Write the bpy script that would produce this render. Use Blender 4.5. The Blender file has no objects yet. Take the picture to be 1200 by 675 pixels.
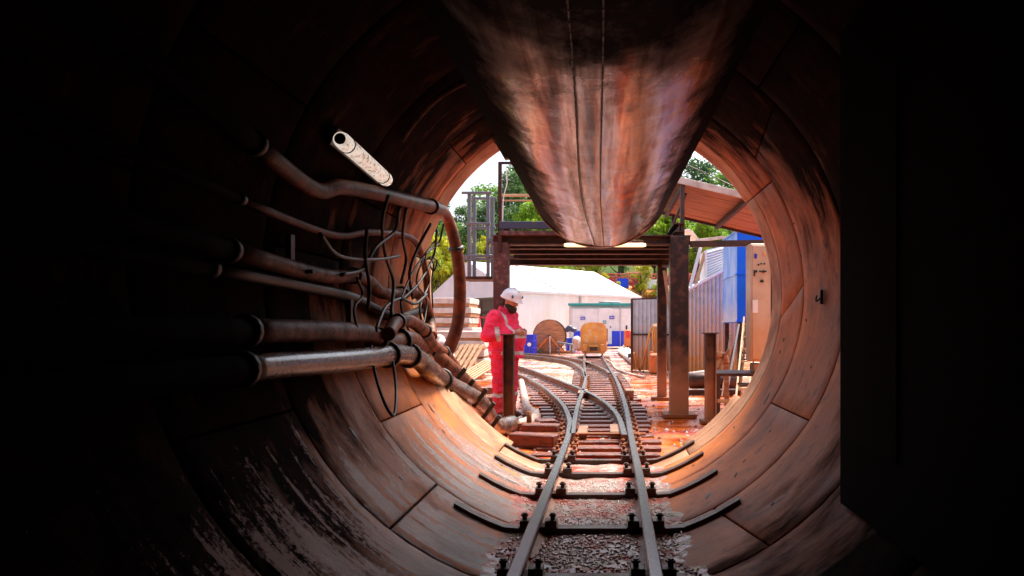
import bpy, bmesh, math, random
from math import sin, cos, pi, sqrt, radians as R_, atan2
from mathutils import Vector, Matrix, noise
random.seed(7)
S = bpy.context.scene
COL = S.collection
F, VX, VY, CH = 840.0, 708.0, 382.0, 1.26
TX, TZ, TR = -0.0625, 1.53, 1.6
def P(px, py, Y): return Vector(((px-VX)*Y/F, Y, CH+(VY-py)*Y/F))
def G(px, py, z=0.0):
    Y = F*(CH-z)/(py-VY); return Vector(((px-VX)*Y/F, Y, z))
def W(px, py, inset=0.1):
    lo, hi = 60.0, 900.0
    for _ in range(60):
        s = (lo+hi)/2
        r = sqrt(((px-VX)/s-TX)**2+((VY-py)/s+CH-TZ)**2)
        if r > TR-inset: lo = s
        else: hi = s
    return P(px, py, F/s)
def smooth(pts, n=6):
    pts = [Vector(p) for p in pts]; out = []
    q = [pts[0]*2-pts[1]]+pts+[pts[-1]*2-pts[-2]]
    for i in range(1, len(q)-2):
        a, b, c, d = q[i-1:i+3]
        for k in range(n):
            t = k/n
            out.append(.5*((2*b)+(c-a)*t+(2*a-5*b+4*c-d)*t*t+(3*b-a-3*c+d)*t**3))
    out.append(pts[-1]); return out

# ------------------------------------------------------------------ materials
def nd(nt, typ, **kw):
    n = nt.nodes.new(typ)
    for k, v in kw.items():
        if k in n.inputs.keys(): n.inputs[k].default_value = v
        else: setattr(n, k, v)
    return n
def mat(name, c1, c2=None, rough=.6, rough2=None, metal=0.0, scale=4.0, stretch=(1,1,1), bump=.2, bscale=None,
        dirt=None, emit=None, spots=None, lo=.4, hi=.62, thr=None, coat=0, transl=False, spec=.5, bdist=.01):
    m = bpy.data.materials.new(name); m.use_nodes = True; nt = m.node_tree
    b = nt.nodes['Principled BSDF']; L = nt.links.new
    geo = nd(nt, 'ShaderNodeNewGeometry')
    mp = nd(nt, 'ShaderNodeMapping'); mp.inputs['Scale'].default_value = stretch; L(geo.outputs['Position'], mp.inputs[0])
    n1 = nd(nt, 'ShaderNodeTexNoise', Scale=scale, Detail=8.0, Roughness=.62); L(mp.outputs[0], n1.inputs['Vector'])
    rp = nd(nt, 'ShaderNodeMapRange'); rp.inputs[1].default_value = lo; rp.inputs[2].default_value = hi; L(n1.outputs[0], rp.inputs[0])
    c2 = c2 or tuple(x*.6 for x in c1)
    mx = nd(nt, 'ShaderNodeMix', data_type='RGBA'); mx.inputs[6].default_value = (*c1, 1); mx.inputs[7].default_value = (*c2, 1)
    L(rp.outputs[0], mx.inputs[0]); colr = mx.outputs[2]; fac = rp.outputs[0]
    if spots:
        sc, cs, a, bb = spots
        n2 = nd(nt, 'ShaderNodeTexNoise', Scale=sc, Detail=6.0, Roughness=.7); L(mp.outputs[0], n2.inputs['Vector'])
        r2 = nd(nt, 'ShaderNodeMapRange'); r2.inputs[1].default_value = a; r2.inputs[2].default_value = bb; L(n2.outputs[0], r2.inputs[0])
        m2 = nd(nt, 'ShaderNodeMix', data_type='RGBA'); m2.inputs[7].default_value = (*cs, 1); L(r2.outputs[0], m2.inputs[0]); L(colr, m2.inputs[6]); colr = m2.outputs[2]
    if dirt:
        dc, z0, z1 = dirt
        sx = nd(nt, 'ShaderNodeSeparateXYZ'); L(geo.outputs['Position'], sx.inputs[0])
        n3 = nd(nt, 'ShaderNodeTexNoise', Scale=5.0, Detail=6.0); L(geo.outputs['Position'], n3.inputs['Vector'])
        ad = nd(nt, 'ShaderNodeMath', operation='MULTIPLY_ADD'); ad.inputs[1].default_value = (z1-z0)*1.2; L(n3.outputs[0], ad.inputs[0]); L(sx.outputs[2], ad.inputs[2])
        r3 = nd(nt, 'ShaderNodeMapRange'); o = (z1-z0)*.6; r3.inputs[1].default_value = z1+o; r3.inputs[2].default_value = z0+o; L(ad.outputs[0], r3.inputs[0])
        m3 = nd(nt, 'ShaderNodeMix', data_type='RGBA'); m3.inputs[7].default_value = (*dc, 1); L(r3.outputs[0], m3.inputs[0]); L(colr, m3.inputs[6]); colr = m3.outputs[2]
    L(colr, b.inputs['Base Color'])
    if rough2 is not None:
        rr = nd(nt, 'ShaderNodeMapRange'); rr.inputs[3].default_value = rough; rr.inputs[4].default_value = rough2; L(fac, rr.inputs[0]); L(rr.outputs[0], b.inputs['Roughness'])
    else: b.inputs['Roughness'].default_value = rough
    b.inputs['Metallic'].default_value = metal; b.inputs['Specular IOR Level'].default_value = spec
    if coat: b.inputs['Coat Weight'].default_value = coat; b.inputs['Coat Roughness'].default_value = .15
    if bump:
        n4 = nd(nt, 'ShaderNodeTexNoise', Scale=bscale or scale*6, Detail=6.0, Roughness=.65); L(mp.outputs[0], n4.inputs['Vector'])
        bp = nd(nt, 'ShaderNodeBump', Strength=bump, Distance=bdist); L(n4.outputs[0], bp.inputs['Height']); L(bp.outputs[0], b.inputs['Normal'])
    if emit:
        L(colr, b.inputs['Emission Color']); b.inputs['Emission Strength'].default_value = emit
    if transl:
        out = nt.nodes['Material Output']; tr = nd(nt, 'ShaderNodeBsdfTranslucent'); L(colr, tr.inputs[0])
        ms = nd(nt, 'ShaderNodeMixShader'); ms.inputs[0].default_value = .4; L(b.outputs[0], ms.inputs[1]); L(tr.outputs[0], ms.inputs[2]); L(ms.outputs[0], out.inputs[0])
    return m
MUD = (.42, .10, .022)
M = {}
M['lining'] = None
M['lip'] = mat('lining_lip', (.42, .20, .09), (.24, .085, .03), rough=.5, rough2=.7, scale=3, bump=.4)
M['duct'] = None
M['hoop'] = mat('duct_hoop', (.35, .28, .24), (.15, .1, .08), rough=.3, metal=.8, scale=6, bump=.2)
M['pipe'] = mat('muddy_pipe', (.20, .055, .020), (.045, .014, .008), rough=.45, rough2=.6, scale=7, bump=.7, bscale=22, spec=.2, spots=(14, (.02, .012, .010), .58, .64))
M['pipe_red'] = mat('rusty_red_hose', (.17, .04, .018), (.05, .015, .010), spec=.25, rough=.45, scale=8, bump=.5)
M['black'] = mat('black_rubber', (.008, .006, .006), (.016, .010, .008), rough=.45, scale=10, bump=.3)
M['shade_black'] = mat('shade_black_paint', (.004, .004, .004), (.006, .005, .005), rough=.9, scale=10, bump=.1, spec=.05)  # near-black for the added housing and the painted shade on deep pipes
M['rail'] = mat('worn_rail', (.15, .145, .165), (.11, .09, .085), rough=.24, rough2=.36, metal=.8, scale=2.5, stretch=(1, .3, 1), bump=0, lo=.4, hi=.7)
M['railrust'] = mat('rusty_rail', (.30, .15, .08), (.17, .06, .03), rough=.5, metal=.1, scale=6, bump=.3)
M['sleeper'] = mat('muddy_sleeper', (.20, .045, .022), (.075, .022, .015), rough=.3, rough2=.55, scale=7, stretch=(1, 4, 4), bump=.7, bscale=20)
M['darksteel'] = mat('dark_wet_steel', (.035, .018, .014), (.08, .028, .016), rough=.3, rough2=.5, metal=.2, scale=9, bump=.6)
M['rust'] = mat('rusted_steel', (.028, .012, .010), (.085, .028, .015), rough=.55, spec=.25, metal=.0, scale=7, bump=.5, dirt=((.28, .09, .03), 0, .7))
M['rustpost'] = mat('mud_splashed_column', (.022, .013, .013), (.08, .03, .022), rough=.45, spec=.3, metal=.0, scale=8, bump=.5, dirt=((.40, .17, .08), .35, 1.05), lo=.5, hi=.6)
M['redpaint'] = mat('old_red_paint', (.075, .018, .016), (.18, .08, .07), rough=.5, scale=14, bump=.4, lo=.5, hi=.64)
M['navy'] = mat('navy_steel', (.035, .04, .085), (.09, .05, .04), rough=.45, scale=7, bump=.3, lo=.5, hi=.7)
M['grey'] = mat('grey_blue_steel', (.13, .14, .17), (.20, .14, .11), rough=.45, scale=6, bump=.2, lo=.5, hi=.7)
M['galv'] = mat('galvanised_sheet', (.56, .57, .60), (.46, .46, .47), rough=.42, metal=.1, scale=5, bump=.15, dirt=((.62, .24, .07), .25, 1.3))
M['galv2'] = mat('galvanised_sheet_far', (.58, .56, .54), (.46, .43, .40), rough=.42, metal=.1, scale=5, bump=.15, dirt=((.66, .28, .08), .2, 1.9))
M['white'] = mat('white_sheet', (.8, .79, .78), (.70, .69, .68), rough=.45, scale=3, bump=.08)
M['tent'] = mat('tent_fabric', (.64, .65, .68), (.56, .57, .60), rough=.5, scale=.5, bump=.15, bscale=1.2, bdist=.1)
M['tentwall'] = mat('tent_wall_fabric', (.70, .69, .69), (.62, .57, .52), rough=.55, scale=.4, stretch=(1.5, 1.5, .4), bump=.3, bscale=1.6, dirt=((.6, .42, .3), 0, .9), bdist=.1)
M['teal'] = mat('teal_paint', (.02, .30, .30), (.03, .22, .22), rough=.4, scale=5, bump=.1)
M['blue'] = mat('blue_paint', (.004, .05, .72), (.006, .05, .55), rough=.35, scale=3, bump=.1)
M['bluesign'] = mat('blue_plate', (.01, .02, .50), (.01, .02, .42), rough=.4, bump=0)
M['bluetank'] = mat('blue_tank_paint', (.004, .13, .95), (.008, .15, .85), rough=.5, spec=.2, scale=2.5, bump=.08, spots=(9, (.30, .42, .6), .68, .74))
M['bluepale'] = mat('pale_blue_paint', (.10, .34, .88), (.34, .52, .85), rough=.5, scale=2.2, stretch=(1, 1, .5), bump=.1, dirt=((.6, .6, .62), 1.3, 1.9))
M['ochre'] = mat('ochre_mud_paint', (.80, .34, .05), (.66, .24, .05), rough=.45, scale=2.5, bump=.35, spots=(4, (.62, .48, .32), .52, .66), dirt=((.55, .18, .04), .1, .8))
M['orange'] = mat('orange_paint', (.75, .17, .02), (.55, .16, .05), rough=.45, scale=5, bump=.2)
M['wood'] = mat('weathered_wood', (.50, .22, .09), (.28, .11, .045), rough=.6, scale=3, stretch=(1, 1, 7), bump=.4)
M['wood_pale'] = mat('pale_timber', (.62, .40, .22), (.48, .27, .13), rough=.6, scale=4, stretch=(1, 5, 5), bump=.4)
M['plank'] = mat('canopy_boards', (.40, .16, .065), (.24, .085, .035), rough=.6, scale=2.5, stretch=(1, 7, 1), bump=.4)
M['slab'] = mat('slab_concrete', (.60, .52, .47), (.42, .33, .28), rough=.6, scale=4, bump=.3)
M['cabinet'] = mat('beige_cabinet', (.56, .40, .28), (.46, .30, .20), rough=.4, scale=3, bump=.1, dirt=((.60, .28, .10), .7, 1.5), spots=(30, (.2, .1, .06), .70, .76))
M['soil'] = mat('orange_soil', (.58, .22, .05), (.30, .17, .04), rough=.9, scale=.5, bump=.8, bscale=3, bdist=.1)
M['grassy'] = mat('hill_ground', (.035, .07, .015), (.10, .07, .02), rough=1, spec=.05, scale=.2, bump=.6, bscale=2)
M['leaf_b'] = mat('leaf_bright', (.34, .50, .03), (.15, .30, .02), rough=.5, scale=.55, bump=0, transl=True)
M['leaf_y'] = mat('leaf_yellow', (.50, .44, .02), (.26, .36, .02), rough=.5, scale=.6, bump=0, transl=True)
M['leaf_d'] = mat('leaf_dark', (.10, .19, .05), (.04, .09, .03), rough=.55, scale=.4, bump=0, transl=True)
M['leaf_m'] = mat('leaf_mid', (.20, .36, .035), (.09, .20, .025), rough=.5, scale=.45, bump=0, transl=True)
M['leaf_o'] = mat('leaf_olive', (.26, .22, .04), (.42, .15, .03), rough=.6, scale=.6, bump=0, transl=True)
M['bark'] = mat('bark', (.10, .07, .05), (.05, .035, .025), rough=.9, scale=5, bump=.5)
M['hivis'] = mat('hivis_fabric', (.92, .022, .095), (.66, .014, .06), rough=.8, scale=6, bump=.5, bscale=14, bdist=.02, dirt=((.62, .06, .05), 0, .45))
M['reflect'] = mat('reflective_tape', (.55, .50, .48), (.45, .36, .33), rough=.4, scale=20, bump=.1)
M['skin'] = mat('skin', (.52, .25, .17), (.45, .20, .13), rough=.5, scale=10, bump=.1)
M['beard'] = mat('black_hair', (.018, .011, .009), (.035, .02, .015), rough=.8, scale=40, bump=.8)
M['helmet'] = mat('helmet_plastic', (.78, .76, .80), (.68, .62, .62), rough=.3, scale=6, bump=.05)
M['boot'] = mat('dark_boot', (.05, .03, .025), (.22, .08, .04), rough=.5, scale=12, bump=.3)
M['tube'] = mat('lit_tube', (1, .70, .36), (1, .64, .30), rough=.4, bump=0, emit=.8)
M['lamp'] = mat('dirty_lit_diffuser', (1.0, .90, .80), (.85, .66, .52), rough=.3, scale=18, bump=.3, emit=.28, spots=(38, (.22, .13, .09), .52, .62))
M['red'] = mat('red_plastic', (.70, .03, .03), (.5, .03, .03), rough=.4, bump=.1)
M['paper'] = mat('paper', (.8, .78, .76), (.7, .68, .66), rough=.8, bump=0)
M['pvc'] = mat('dirty_plastic_pipe', (.62, .48, .40), (.48, .26, .17), rough=.35, scale=8, bump=.3)
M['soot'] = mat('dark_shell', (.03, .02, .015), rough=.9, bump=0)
M['wall'] = mat('headwall_concrete', (.35, .30, .25), (.24, .18, .14), rough=.8, scale=2, bump=.4)

def ground_mat():
    m = bpy.data.materials.new('wet_muddy_yard'); m.use_nodes = True; nt = m.node_tree; L = nt.links.new
    b = nt.nodes['Principled BSDF']; geo = nd(nt, 'ShaderNodeNewGeometry')
    mp = nd(nt, 'ShaderNodeMapping'); mp.inputs['Scale'].default_value = (.75, 1.15, 1); L(geo.outputs['Position'], mp.inputs[0])
    n = nd(nt, 'ShaderNodeTexNoise', Scale=.75, Detail=9.0, Roughness=.66); L(mp.outputs[0], n.inputs['Vector'])
    # mud is heavier close to the portal (a real spill, thinning with distance)
    sx = nd(nt, 'ShaderNodeSeparateXYZ'); L(geo.outputs['Position'], sx.inputs[0])
    fr = nd(nt, 'ShaderNodeMapRange'); fr.inputs[1].default_value = 8; fr.inputs[2].default_value = 18; fr.inputs[3].default_value = .15; fr.inputs[4].default_value = -.02; L(sx.outputs[1], fr.inputs[0])
    ad = nd(nt, 'ShaderNodeMath', operation='ADD'); L(n.outputs[0], ad.inputs[0]); L(fr.outputs[0], ad.inputs[1])
    mud = nd(nt, 'ShaderNodeMapRange'); mud.inputs[1].default_value = .47; mud.inputs[2].default_value = .56; L(ad.outputs[0], mud.inputs[0])
    br = nd(nt, 'ShaderNodeTexBrick', Scale=.55); br.inputs['Mortar Size'].default_value = .035; br.inputs['Color1'].default_value = (.56, .46, .40, 1)
    br.inputs['Color2'].default_value = (.42, .31, .25, 1); br.inputs['Mortar'].default_value = (.35, .12, .04, 1); L(geo.outputs['Position'], br.inputs['Vector'])
    mc = nd(nt, 'ShaderNodeMix', data_type='RGBA'); mc.inputs[6].default_value = (.62, .13, .014, 1); mc.inputs[7].default_value = (.34, .035, .008, 1)
    n5 = nd(nt, 'ShaderNodeTexNoise', Scale=2.3, Detail=6.0); L(geo.outputs['Position'], n5.inputs['Vector'])
    r5 = nd(nt, 'ShaderNodeMapRange'); r5.inputs[1].default_value = .42; r5.inputs[2].default_value = .58; L(n5.outputs[0], r5.inputs[0]); L(r5.outputs[0], mc.inputs[0])
    mx = nd(nt, 'ShaderNodeMix', data_type='RGBA'); L(mud.outputs[0], mx.inputs[0]); L(br.outputs[0], mx.inputs[6]); L(mc.outputs[2], mx.inputs[7]); L(mx.outputs[2], b.inputs['Base Color'])
    n2 = nd(nt, 'ShaderNodeTexNoise', Scale=1.3, Detail=5.0); L(mp.outputs[0], n2.inputs['Vector'])
    rr = nd(nt, 'ShaderNodeMapRange'); rr.inputs[1].default_value = .45; rr.inputs[2].default_value = .58; rr.inputs[3].default_value = .36; rr.inputs[4].default_value = .04; L(n2.outputs[0], rr.inputs[0]); L(rr.outputs[0], b.inputs['Roughness'])
    n3 = nd(nt, 'ShaderNodeTexNoise', Scale=16.0, Detail=8.0, Roughness=.7); L(geo.outputs['Position'], n3.inputs['Vector'])
    st = nd(nt, 'ShaderNodeMapRange'); st.inputs[1].default_value = .45; st.inputs[2].default_value = .58; st.inputs[3].default_value = .8; st.inputs[4].default_value = .10; L(n2.outputs[0], st.inputs[0])
    bp = nd(nt, 'ShaderNodeBump', Distance=.015); L(st.outputs[0], bp.inputs['Strength']); L(n3.outputs[0], bp.inputs['Height']); L(bp.outputs[0], b.inputs['Normal'])
    return m
M['yard'] = ground_mat()
def lining_mat():
    # orange yard mud in ragged smears; tunnel darkness painted in black farther in
    m = bpy.data.materials.new('lining_concrete'); m.use_nodes = True; nt = m.node_tree; L = nt.links.new
    b = nt.nodes['Principled BSDF']; geo = nd(nt, 'ShaderNodeNewGeometry')
    mp = nd(nt, 'ShaderNodeMapping'); mp.inputs['Scale'].default_value = (.9, 2.3, .9); L(geo.outputs['Position'], mp.inputs[0])
    def noi(sc, de, vec, ro=.62):
        n = nd(nt, 'ShaderNodeTexNoise', Scale=sc, Detail=de, Roughness=ro); L(vec, n.inputs['Vector']); return n.outputs[0]
    def rng(v, a, c, d=0.0, e=1.0):
        q = nd(nt, 'ShaderNodeMapRange'); q.inputs[1].default_value = a; q.inputs[2].default_value = c; q.inputs[3].default_value = d; q.inputs[4].default_value = e; L(v, q.inputs[0]); return q.outputs[0]
    def mix(f, a, c):
        q = nd(nt, 'ShaderNodeMix', data_type='RGBA'); L(f, q.inputs[0])
        for k, v in ((6, a), (7, c)):
            if isinstance(v, tuple): q.inputs[k].default_value = (*v, 1)
            else: L(v, q.inputs[k])
        return q.outputs[2]
    def add(a, c, op='ADD'):
        q = nd(nt, 'ShaderNodeMath', operation=op); L(a, q.inputs[0])
        if isinstance(c, float): q.inputs[1].default_value = c
        else: L(c, q.inputs[1])
        return q.outputs[0]
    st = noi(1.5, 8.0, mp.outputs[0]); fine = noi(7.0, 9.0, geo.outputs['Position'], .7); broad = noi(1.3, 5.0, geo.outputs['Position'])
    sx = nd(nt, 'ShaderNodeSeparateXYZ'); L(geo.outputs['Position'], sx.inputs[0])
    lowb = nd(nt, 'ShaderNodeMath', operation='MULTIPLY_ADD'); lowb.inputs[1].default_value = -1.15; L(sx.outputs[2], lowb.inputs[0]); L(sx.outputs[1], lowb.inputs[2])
    depth_shade = add(rng(lowb.outputs[0], 1.2, 4.4, -.42, .27), rng(sx.outputs[0], 1.0, 1.5, 0, .12))  # paints the wall darker inward and upward, like failing daylight
    amt = rng(add(st, depth_shade), .38, .62)
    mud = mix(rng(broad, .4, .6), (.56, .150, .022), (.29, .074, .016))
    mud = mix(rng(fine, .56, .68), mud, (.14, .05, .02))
    wet = mix(rng(fine, .4, .6), (.022, .0065, .0035), (.006, .0025, .0015))  # near-black base carries the painted tunnel darkness
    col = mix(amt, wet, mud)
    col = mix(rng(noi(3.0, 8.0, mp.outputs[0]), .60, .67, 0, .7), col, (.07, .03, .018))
    # pale grey slurry splashed low on the wall
    lo_x = rng(sx.outputs[0], -1.2, .6, .135, -.12); low = add(rng(sx.outputs[2], .10, 1.25, .06, -.34), lo_x)
    mp2 = nd(nt, 'ShaderNodeMapping'); mp2.inputs['Scale'].default_value = (.45, 5.0, .45); L(geo.outputs['Position'], mp2.inputs[0])
    grit = noi(34.0, 6.0, geo.outputs['Position'], .8)
    sl = rng(add(add(noi(1.7, 9.0, mp2.outputs[0], .72), low), rng(grit, .3, .7, -.10, .10)), .575, .64)
    col = mix(sl, col, (.17, .11, .10)); L(col, b.inputs['Base Color'])
    L(rng(amt, 0, 1, .02, .28), b.inputs['Specular IOR Level']); r1 = rng(amt, 0, 1, .8, .55); rr = nd(nt, 'ShaderNodeMix', data_type='FLOAT'); L(sl, rr.inputs[0]); L(r1, rr.inputs[2]); rr.inputs[3].default_value = .4; L(rng(sl, 0, 1, 0, 1.0), b.inputs['Coat Weight']); b.inputs['Coat Roughness'].default_value = .1; cb_ = nd(nt, 'ShaderNodeBump', Distance=.012, Strength=1.0); L(grit, cb_.inputs['Height']); L(cb_.outputs[0], b.inputs['Coat Normal']); L(rr.outputs[0], b.inputs['Roughness'])
    bp = nd(nt, 'ShaderNodeBump', Distance=.012); bs = nd(nt, 'ShaderNodeMix', data_type='FLOAT'); L(sl, bs.inputs[0]); bs.inputs[2].default_value = .35; bs.inputs[3].default_value = 1.0; L(bs.outputs[0], bp.inputs['Strength'])
    L(add(noi(11.0, 9.0, geo.outputs['Position'], .75), noi(6.0, 4.0, mp.outputs[0])), bp.inputs['Height']); L(bp.outputs[0], b.inputs['Normal'])
    return m
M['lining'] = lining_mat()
def duct_mat():
    # shiny coated skin: dirt streaks that also paint reflections; shade painted on flanks and near end
    m = bpy.data.materials.new('coated_duct'); m.use_nodes = True; nt = m.node_tree; L = nt.links.new
    b = nt.nodes['Principled BSDF']; geo = nd(nt, 'ShaderNodeNewGeometry')
    def mapn(sc, scale, de, ro):
        mp = nd(nt, 'ShaderNodeMapping'); mp.inputs['Scale'].default_value = sc; L(geo.outputs['Position'], mp.inputs[0])
        n = nd(nt, 'ShaderNodeTexNoise', Scale=scale, Detail=de, Roughness=ro); L(mp.outputs[0], n.inputs['Vector']); return n.outputs[0]
    def rng(v, a, c, d=0.0, e=1.0):
        q = nd(nt, 'ShaderNodeMapRange'); q.inputs[1].default_value = a; q.inputs[2].default_value = c; q.inputs[3].default_value = d; q.inputs[4].default_value = e; L(v, q.inputs[0]); return q.outputs[0]
    def mix(f, a, c):
        q = nd(nt, 'ShaderNodeMix', data_type='RGBA'); L(f, q.inputs[0])
        for k, v in ((6, a), (7, c)):
            if isinstance(v, tuple): q.inputs[k].default_value = (*v, 1)
            else: L(v, q.inputs[k])
        return q.outputs[2]
    def mth(op, a, c):
        q = nd(nt, 'ShaderNodeMath', operation=op)
        for k, v in ((0, a), (1, c)):
            if isinstance(v, float): q.inputs[k].default_value = v
            else: L(v, q.inputs[k])
        return q.outputs[0]
    st = mapn((3.6, .22, 3.6), 3.4, 8.0, .65); st2 = mapn((2.0, .12, 2.0), 4.0, 5.0, .6); ir = mapn((1.6, 1.1, 1.6), 3.0, 8.0, .7)
    wr = mapn((1.0, 9.0, 1.0), 5.0, 6.0, .7)
    col = mix(rng(st, .43, .57), (.90, .82, .78), (.28, .15, .10))
    col = mix(rng(st2, .56, .62), col, (.42, .13, .07)); col = mix(rng(st, .57, .63), col, (.045, .028, .022))  # red and dark streaks also stand in for reflections
    col = mix(rng(mapn((1.0, 14.0, 1.0), 3.0, 8.0, .8), .60, .68, 0, .75), col, (.10, .06, .045))
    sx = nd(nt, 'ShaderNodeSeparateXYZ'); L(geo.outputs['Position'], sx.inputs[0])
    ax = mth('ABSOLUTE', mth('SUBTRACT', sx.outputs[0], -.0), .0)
    flank_shade = rng(mth('ADD', ax, mth('MULTIPLY', ir, .34)), .43, .54)  # flanks painted black as if mirroring the unlit wall
    near_shade = rng(mth('ADD', sx.outputs[1], mth('MULTIPLY', ir, -1.3)), 1.45, .85)  # near length painted black for the tunnel darkness
    gr = mth('MAXIMUM', flank_shade, near_shade); col = mix(gr, col, (.012, .007, .006)); L(col, b.inputs['Base Color'])
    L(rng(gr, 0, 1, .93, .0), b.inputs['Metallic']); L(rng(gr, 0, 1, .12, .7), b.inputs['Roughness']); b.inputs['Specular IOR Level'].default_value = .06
    bp = nd(nt, 'ShaderNodeBump', Distance=.008, Strength=.30); L(wr, bp.inputs['Height']); L(bp.outputs[0], b.inputs['Normal'])
    return m
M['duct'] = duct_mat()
M['floor'] = mat('wet_gravel_mud', (.56, .43, .38), (.34, .19, .14), rough=.25, rough2=.5, scale=5, coat=.5, bump=1.0, bscale=38, spots=(2.6, (.50, .055, .012), .47, .55), bdist=.03)
M['pebble'] = mat('wet_pebble', (.72, .60, .56), (.44, .30, .25), rough=.2, scale=12, bump=.3, coat=1.0, spots=(2.6, (.42, .07, .025), .50, .60))
M['pipe_gloss'] = mat('wet_muddy_pipe', (.16, .075, .045), (.05, .025, .018), rough=.16, rough2=.4, scale=6, bump=.7, bscale=24, coat=.6, spots=(12, (.02, .012, .010), .58, .64))

# ------------------------------------------------------------------ mesh builder
class MB:
    def __init__(s): s.v = []; s.f = []; s.m = []; s.sm = []
    def add(s, vs, fs, mi=0, sm=False):
        o = len(s.v); s.v += [tuple(v) for v in vs]
        for f in fs: s.f.append([i+o for i in f]); s.m.append(mi); s.sm.append(sm)
    def box(s, c, d, mi=0, rot=None, bev=None):
        c = Vector(c); hx, hy, hz = d[0]/2, d[1]/2, d[2]/2
        b = bev if bev is not None else min(d)*.08
        vs = []; fs = []
        def q(sx, sy, sz): 
            return [Vector((sx*(hx-b), sy*(hy-b), sz*hz)), Vector((sx*(hx-b), sy*hy, sz*(hz-b))), Vector((sx*hx, sy*(hy-b), sz*(hz-b)))]
        bm = bmesh.new()
        for sx in (-1, 1):
            for sy in (-1, 1):
                for sz in (-1, 1):
                    for p in q(sx, sy, sz): bm.verts.new(p)
        bmesh.ops.convex_hull(bm, input=list(bm.verts))
        if rot is not None: bmesh.ops.transform(bm, matrix=rot.to_4x4(), verts=bm.verts)
        bm.verts.index_update()
        s.add([v.co+c for v in bm.verts], [[v.index for v in f.verts] for f in bm.faces], mi); bm.free()
        return s
    def bar(s, a, b, w, h, mi=0, up=(0, 0, 1)):
        a = Vector(a); b = Vector(b); d = (b-a); l = d.length; d.normalize(); u = Vector(up)
        if abs(d.dot(u)) > .95: u = Vector((0, 1, 0))
        x = d.cross(u).normalized(); z = x.cross(d).normalized()
        rot = Matrix((x, d, z)).transposed()
        return s.box((a+b)/2, (w, l, h), mi, rot)
    def tube(s, pts, r, n=12, mi=0, caps=True, flat=1.0):
        pts = [Vector(p) for p in pts]; k = len(pts)
        rs = r if isinstance(r, (list, tuple)) else [r]*k
        t0 = (pts[1]-pts[0]).normalized(); u = t0.orthogonal().normalized(); vs = []
        for i, p in enumerate(pts):
            t = (pts[min(i+1, k-1)]-pts[max(i-1, 0)]).normalized()
            u = (u-t*u.dot(t)).normalized(); w = t.cross(u)
            for j in range(n): a = 2*pi*j/n; vs.append(p+(u*cos(a)+w*sin(a)*flat)*rs[i])
        fs = [[i*n+j, i*n+(j+1) % n, (i+1)*n+(j+1) % n, (i+1)*n+j] for i in range(k-1) for j in range(n)]
        s.add(vs, fs, mi, True)
        if caps:
            s.add(vs[:n], [list(range(n))[::-1]], mi); s.add(vs[-n:], [list(range(n))], mi)
        return s
    def cyl(s, a, b, r, n=16, mi=0): return s.tube([a, b], r, n, mi)
    def lathe(s, c, prof, n=24, mi=0, axis='z', rot=None, sm=True):
        vs = []; c = Vector(c)
        for r, h in prof:
            for j in range(n):
                a = 2*pi*j/n
                p = Vector((r*cos(a), r*sin(a), h)) if axis == 'z' else (Vector((r*cos(a), h, r*sin(a))) if axis == 'y' else Vector((h, r*cos(a), r*sin(a))))
                if rot is not None: p = rot @ p
                vs.append(c+p)
        k = len(prof)
        s.add(vs, [[i*n+j, i*n+(j+1) % n, (i+1)*n+(j+1) % n, (i+1)*n+j] for i in range(k-1) for j in range(n)], mi, sm); return s
    def prism(s, poly, off, mi=0):
        n = len(poly); off = Vector(off); vs = [Vector(p) for p in poly]+[Vector(p)+off for p in poly]
        s.add(vs, [list(range(n))[::-1], list(range(n, 2*n))]+[[i, (i+1) % n, n+(i+1) % n, n+i] for i in range(n)], mi); return s
    def ell(s, c, r, rot=None, mi=0, nu=20, nv=12):
        c = Vector(c); vs = []; fs = []
        for i in range(nv+1):
            t = pi*i/nv
            for j in range(nu):
                a = 2*pi*j/nu; p = Vector((r[0]*sin(t)*cos(a), r[1]*sin(t)*sin(a), r[2]*cos(t)))
                if rot is not None: p = rot @ p
                vs.append(c+p)
        for i in range(nv):
            for j in range(nu): fs.append([i*nu+j, (i+1)*nu+j, (i+1)*nu+(j+1) % nu, i*nu+(j+1) % nu])
        s.add(vs, fs, mi, True); return s
    def build(s, name, mats, parent=None, label=None, recalc=True):
        me = bpy.data.meshes.new(name); me.from_pydata(s.v, [], s.f)
        if not isinstance(mats, (list, tuple)): mats = [mats]
        for m in mats: me.materials.append(M[m] if isinstance(m, str) else m)
        me.polygons.foreach_set('material_index', s.m); me.polygons.foreach_set('use_smooth', s.sm)
        bm = bmesh.new(); bm.from_mesh(me); bmesh.ops.remove_doubles(bm, verts=bm.verts, dist=1e-5)
        if recalc: bmesh.ops.recalc_face_normals(bm, faces=bm.faces)
        bm.to_mesh(me); bm.free(); me.update()
        o = bpy.data.objects.new(name, me); COL.objects.link(o)
        if parent: 
            o.parent = parent; o.matrix_parent_inverse = parent.matrix_world.inverted() if False else Matrix.Translation(parent.location).inverted() if parent.type == 'EMPTY' and not parent.get('_local') else Matrix.Identity(4)
        if label: o['label'] = label
        return o
def tag(o, label, cat, group=None):
    o['label'] = label; o['category'] = cat
    if group: o['group'] = group
    return o
def thing(name, loc, label, cat, group=None, local=False):
    o = bpy.data.objects.new(name, None); COL.objects.link(o); o.location = loc; o.empty_display_size = .2
    if local: o['_local'] = 1
    return tag(o, label, cat, group)
def structure(o): o['kind'] = 'structure'; return o
def one(mb, name, m, label, cat, group=None): return tag(mb.build(name, m), label, cat, group)

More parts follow.
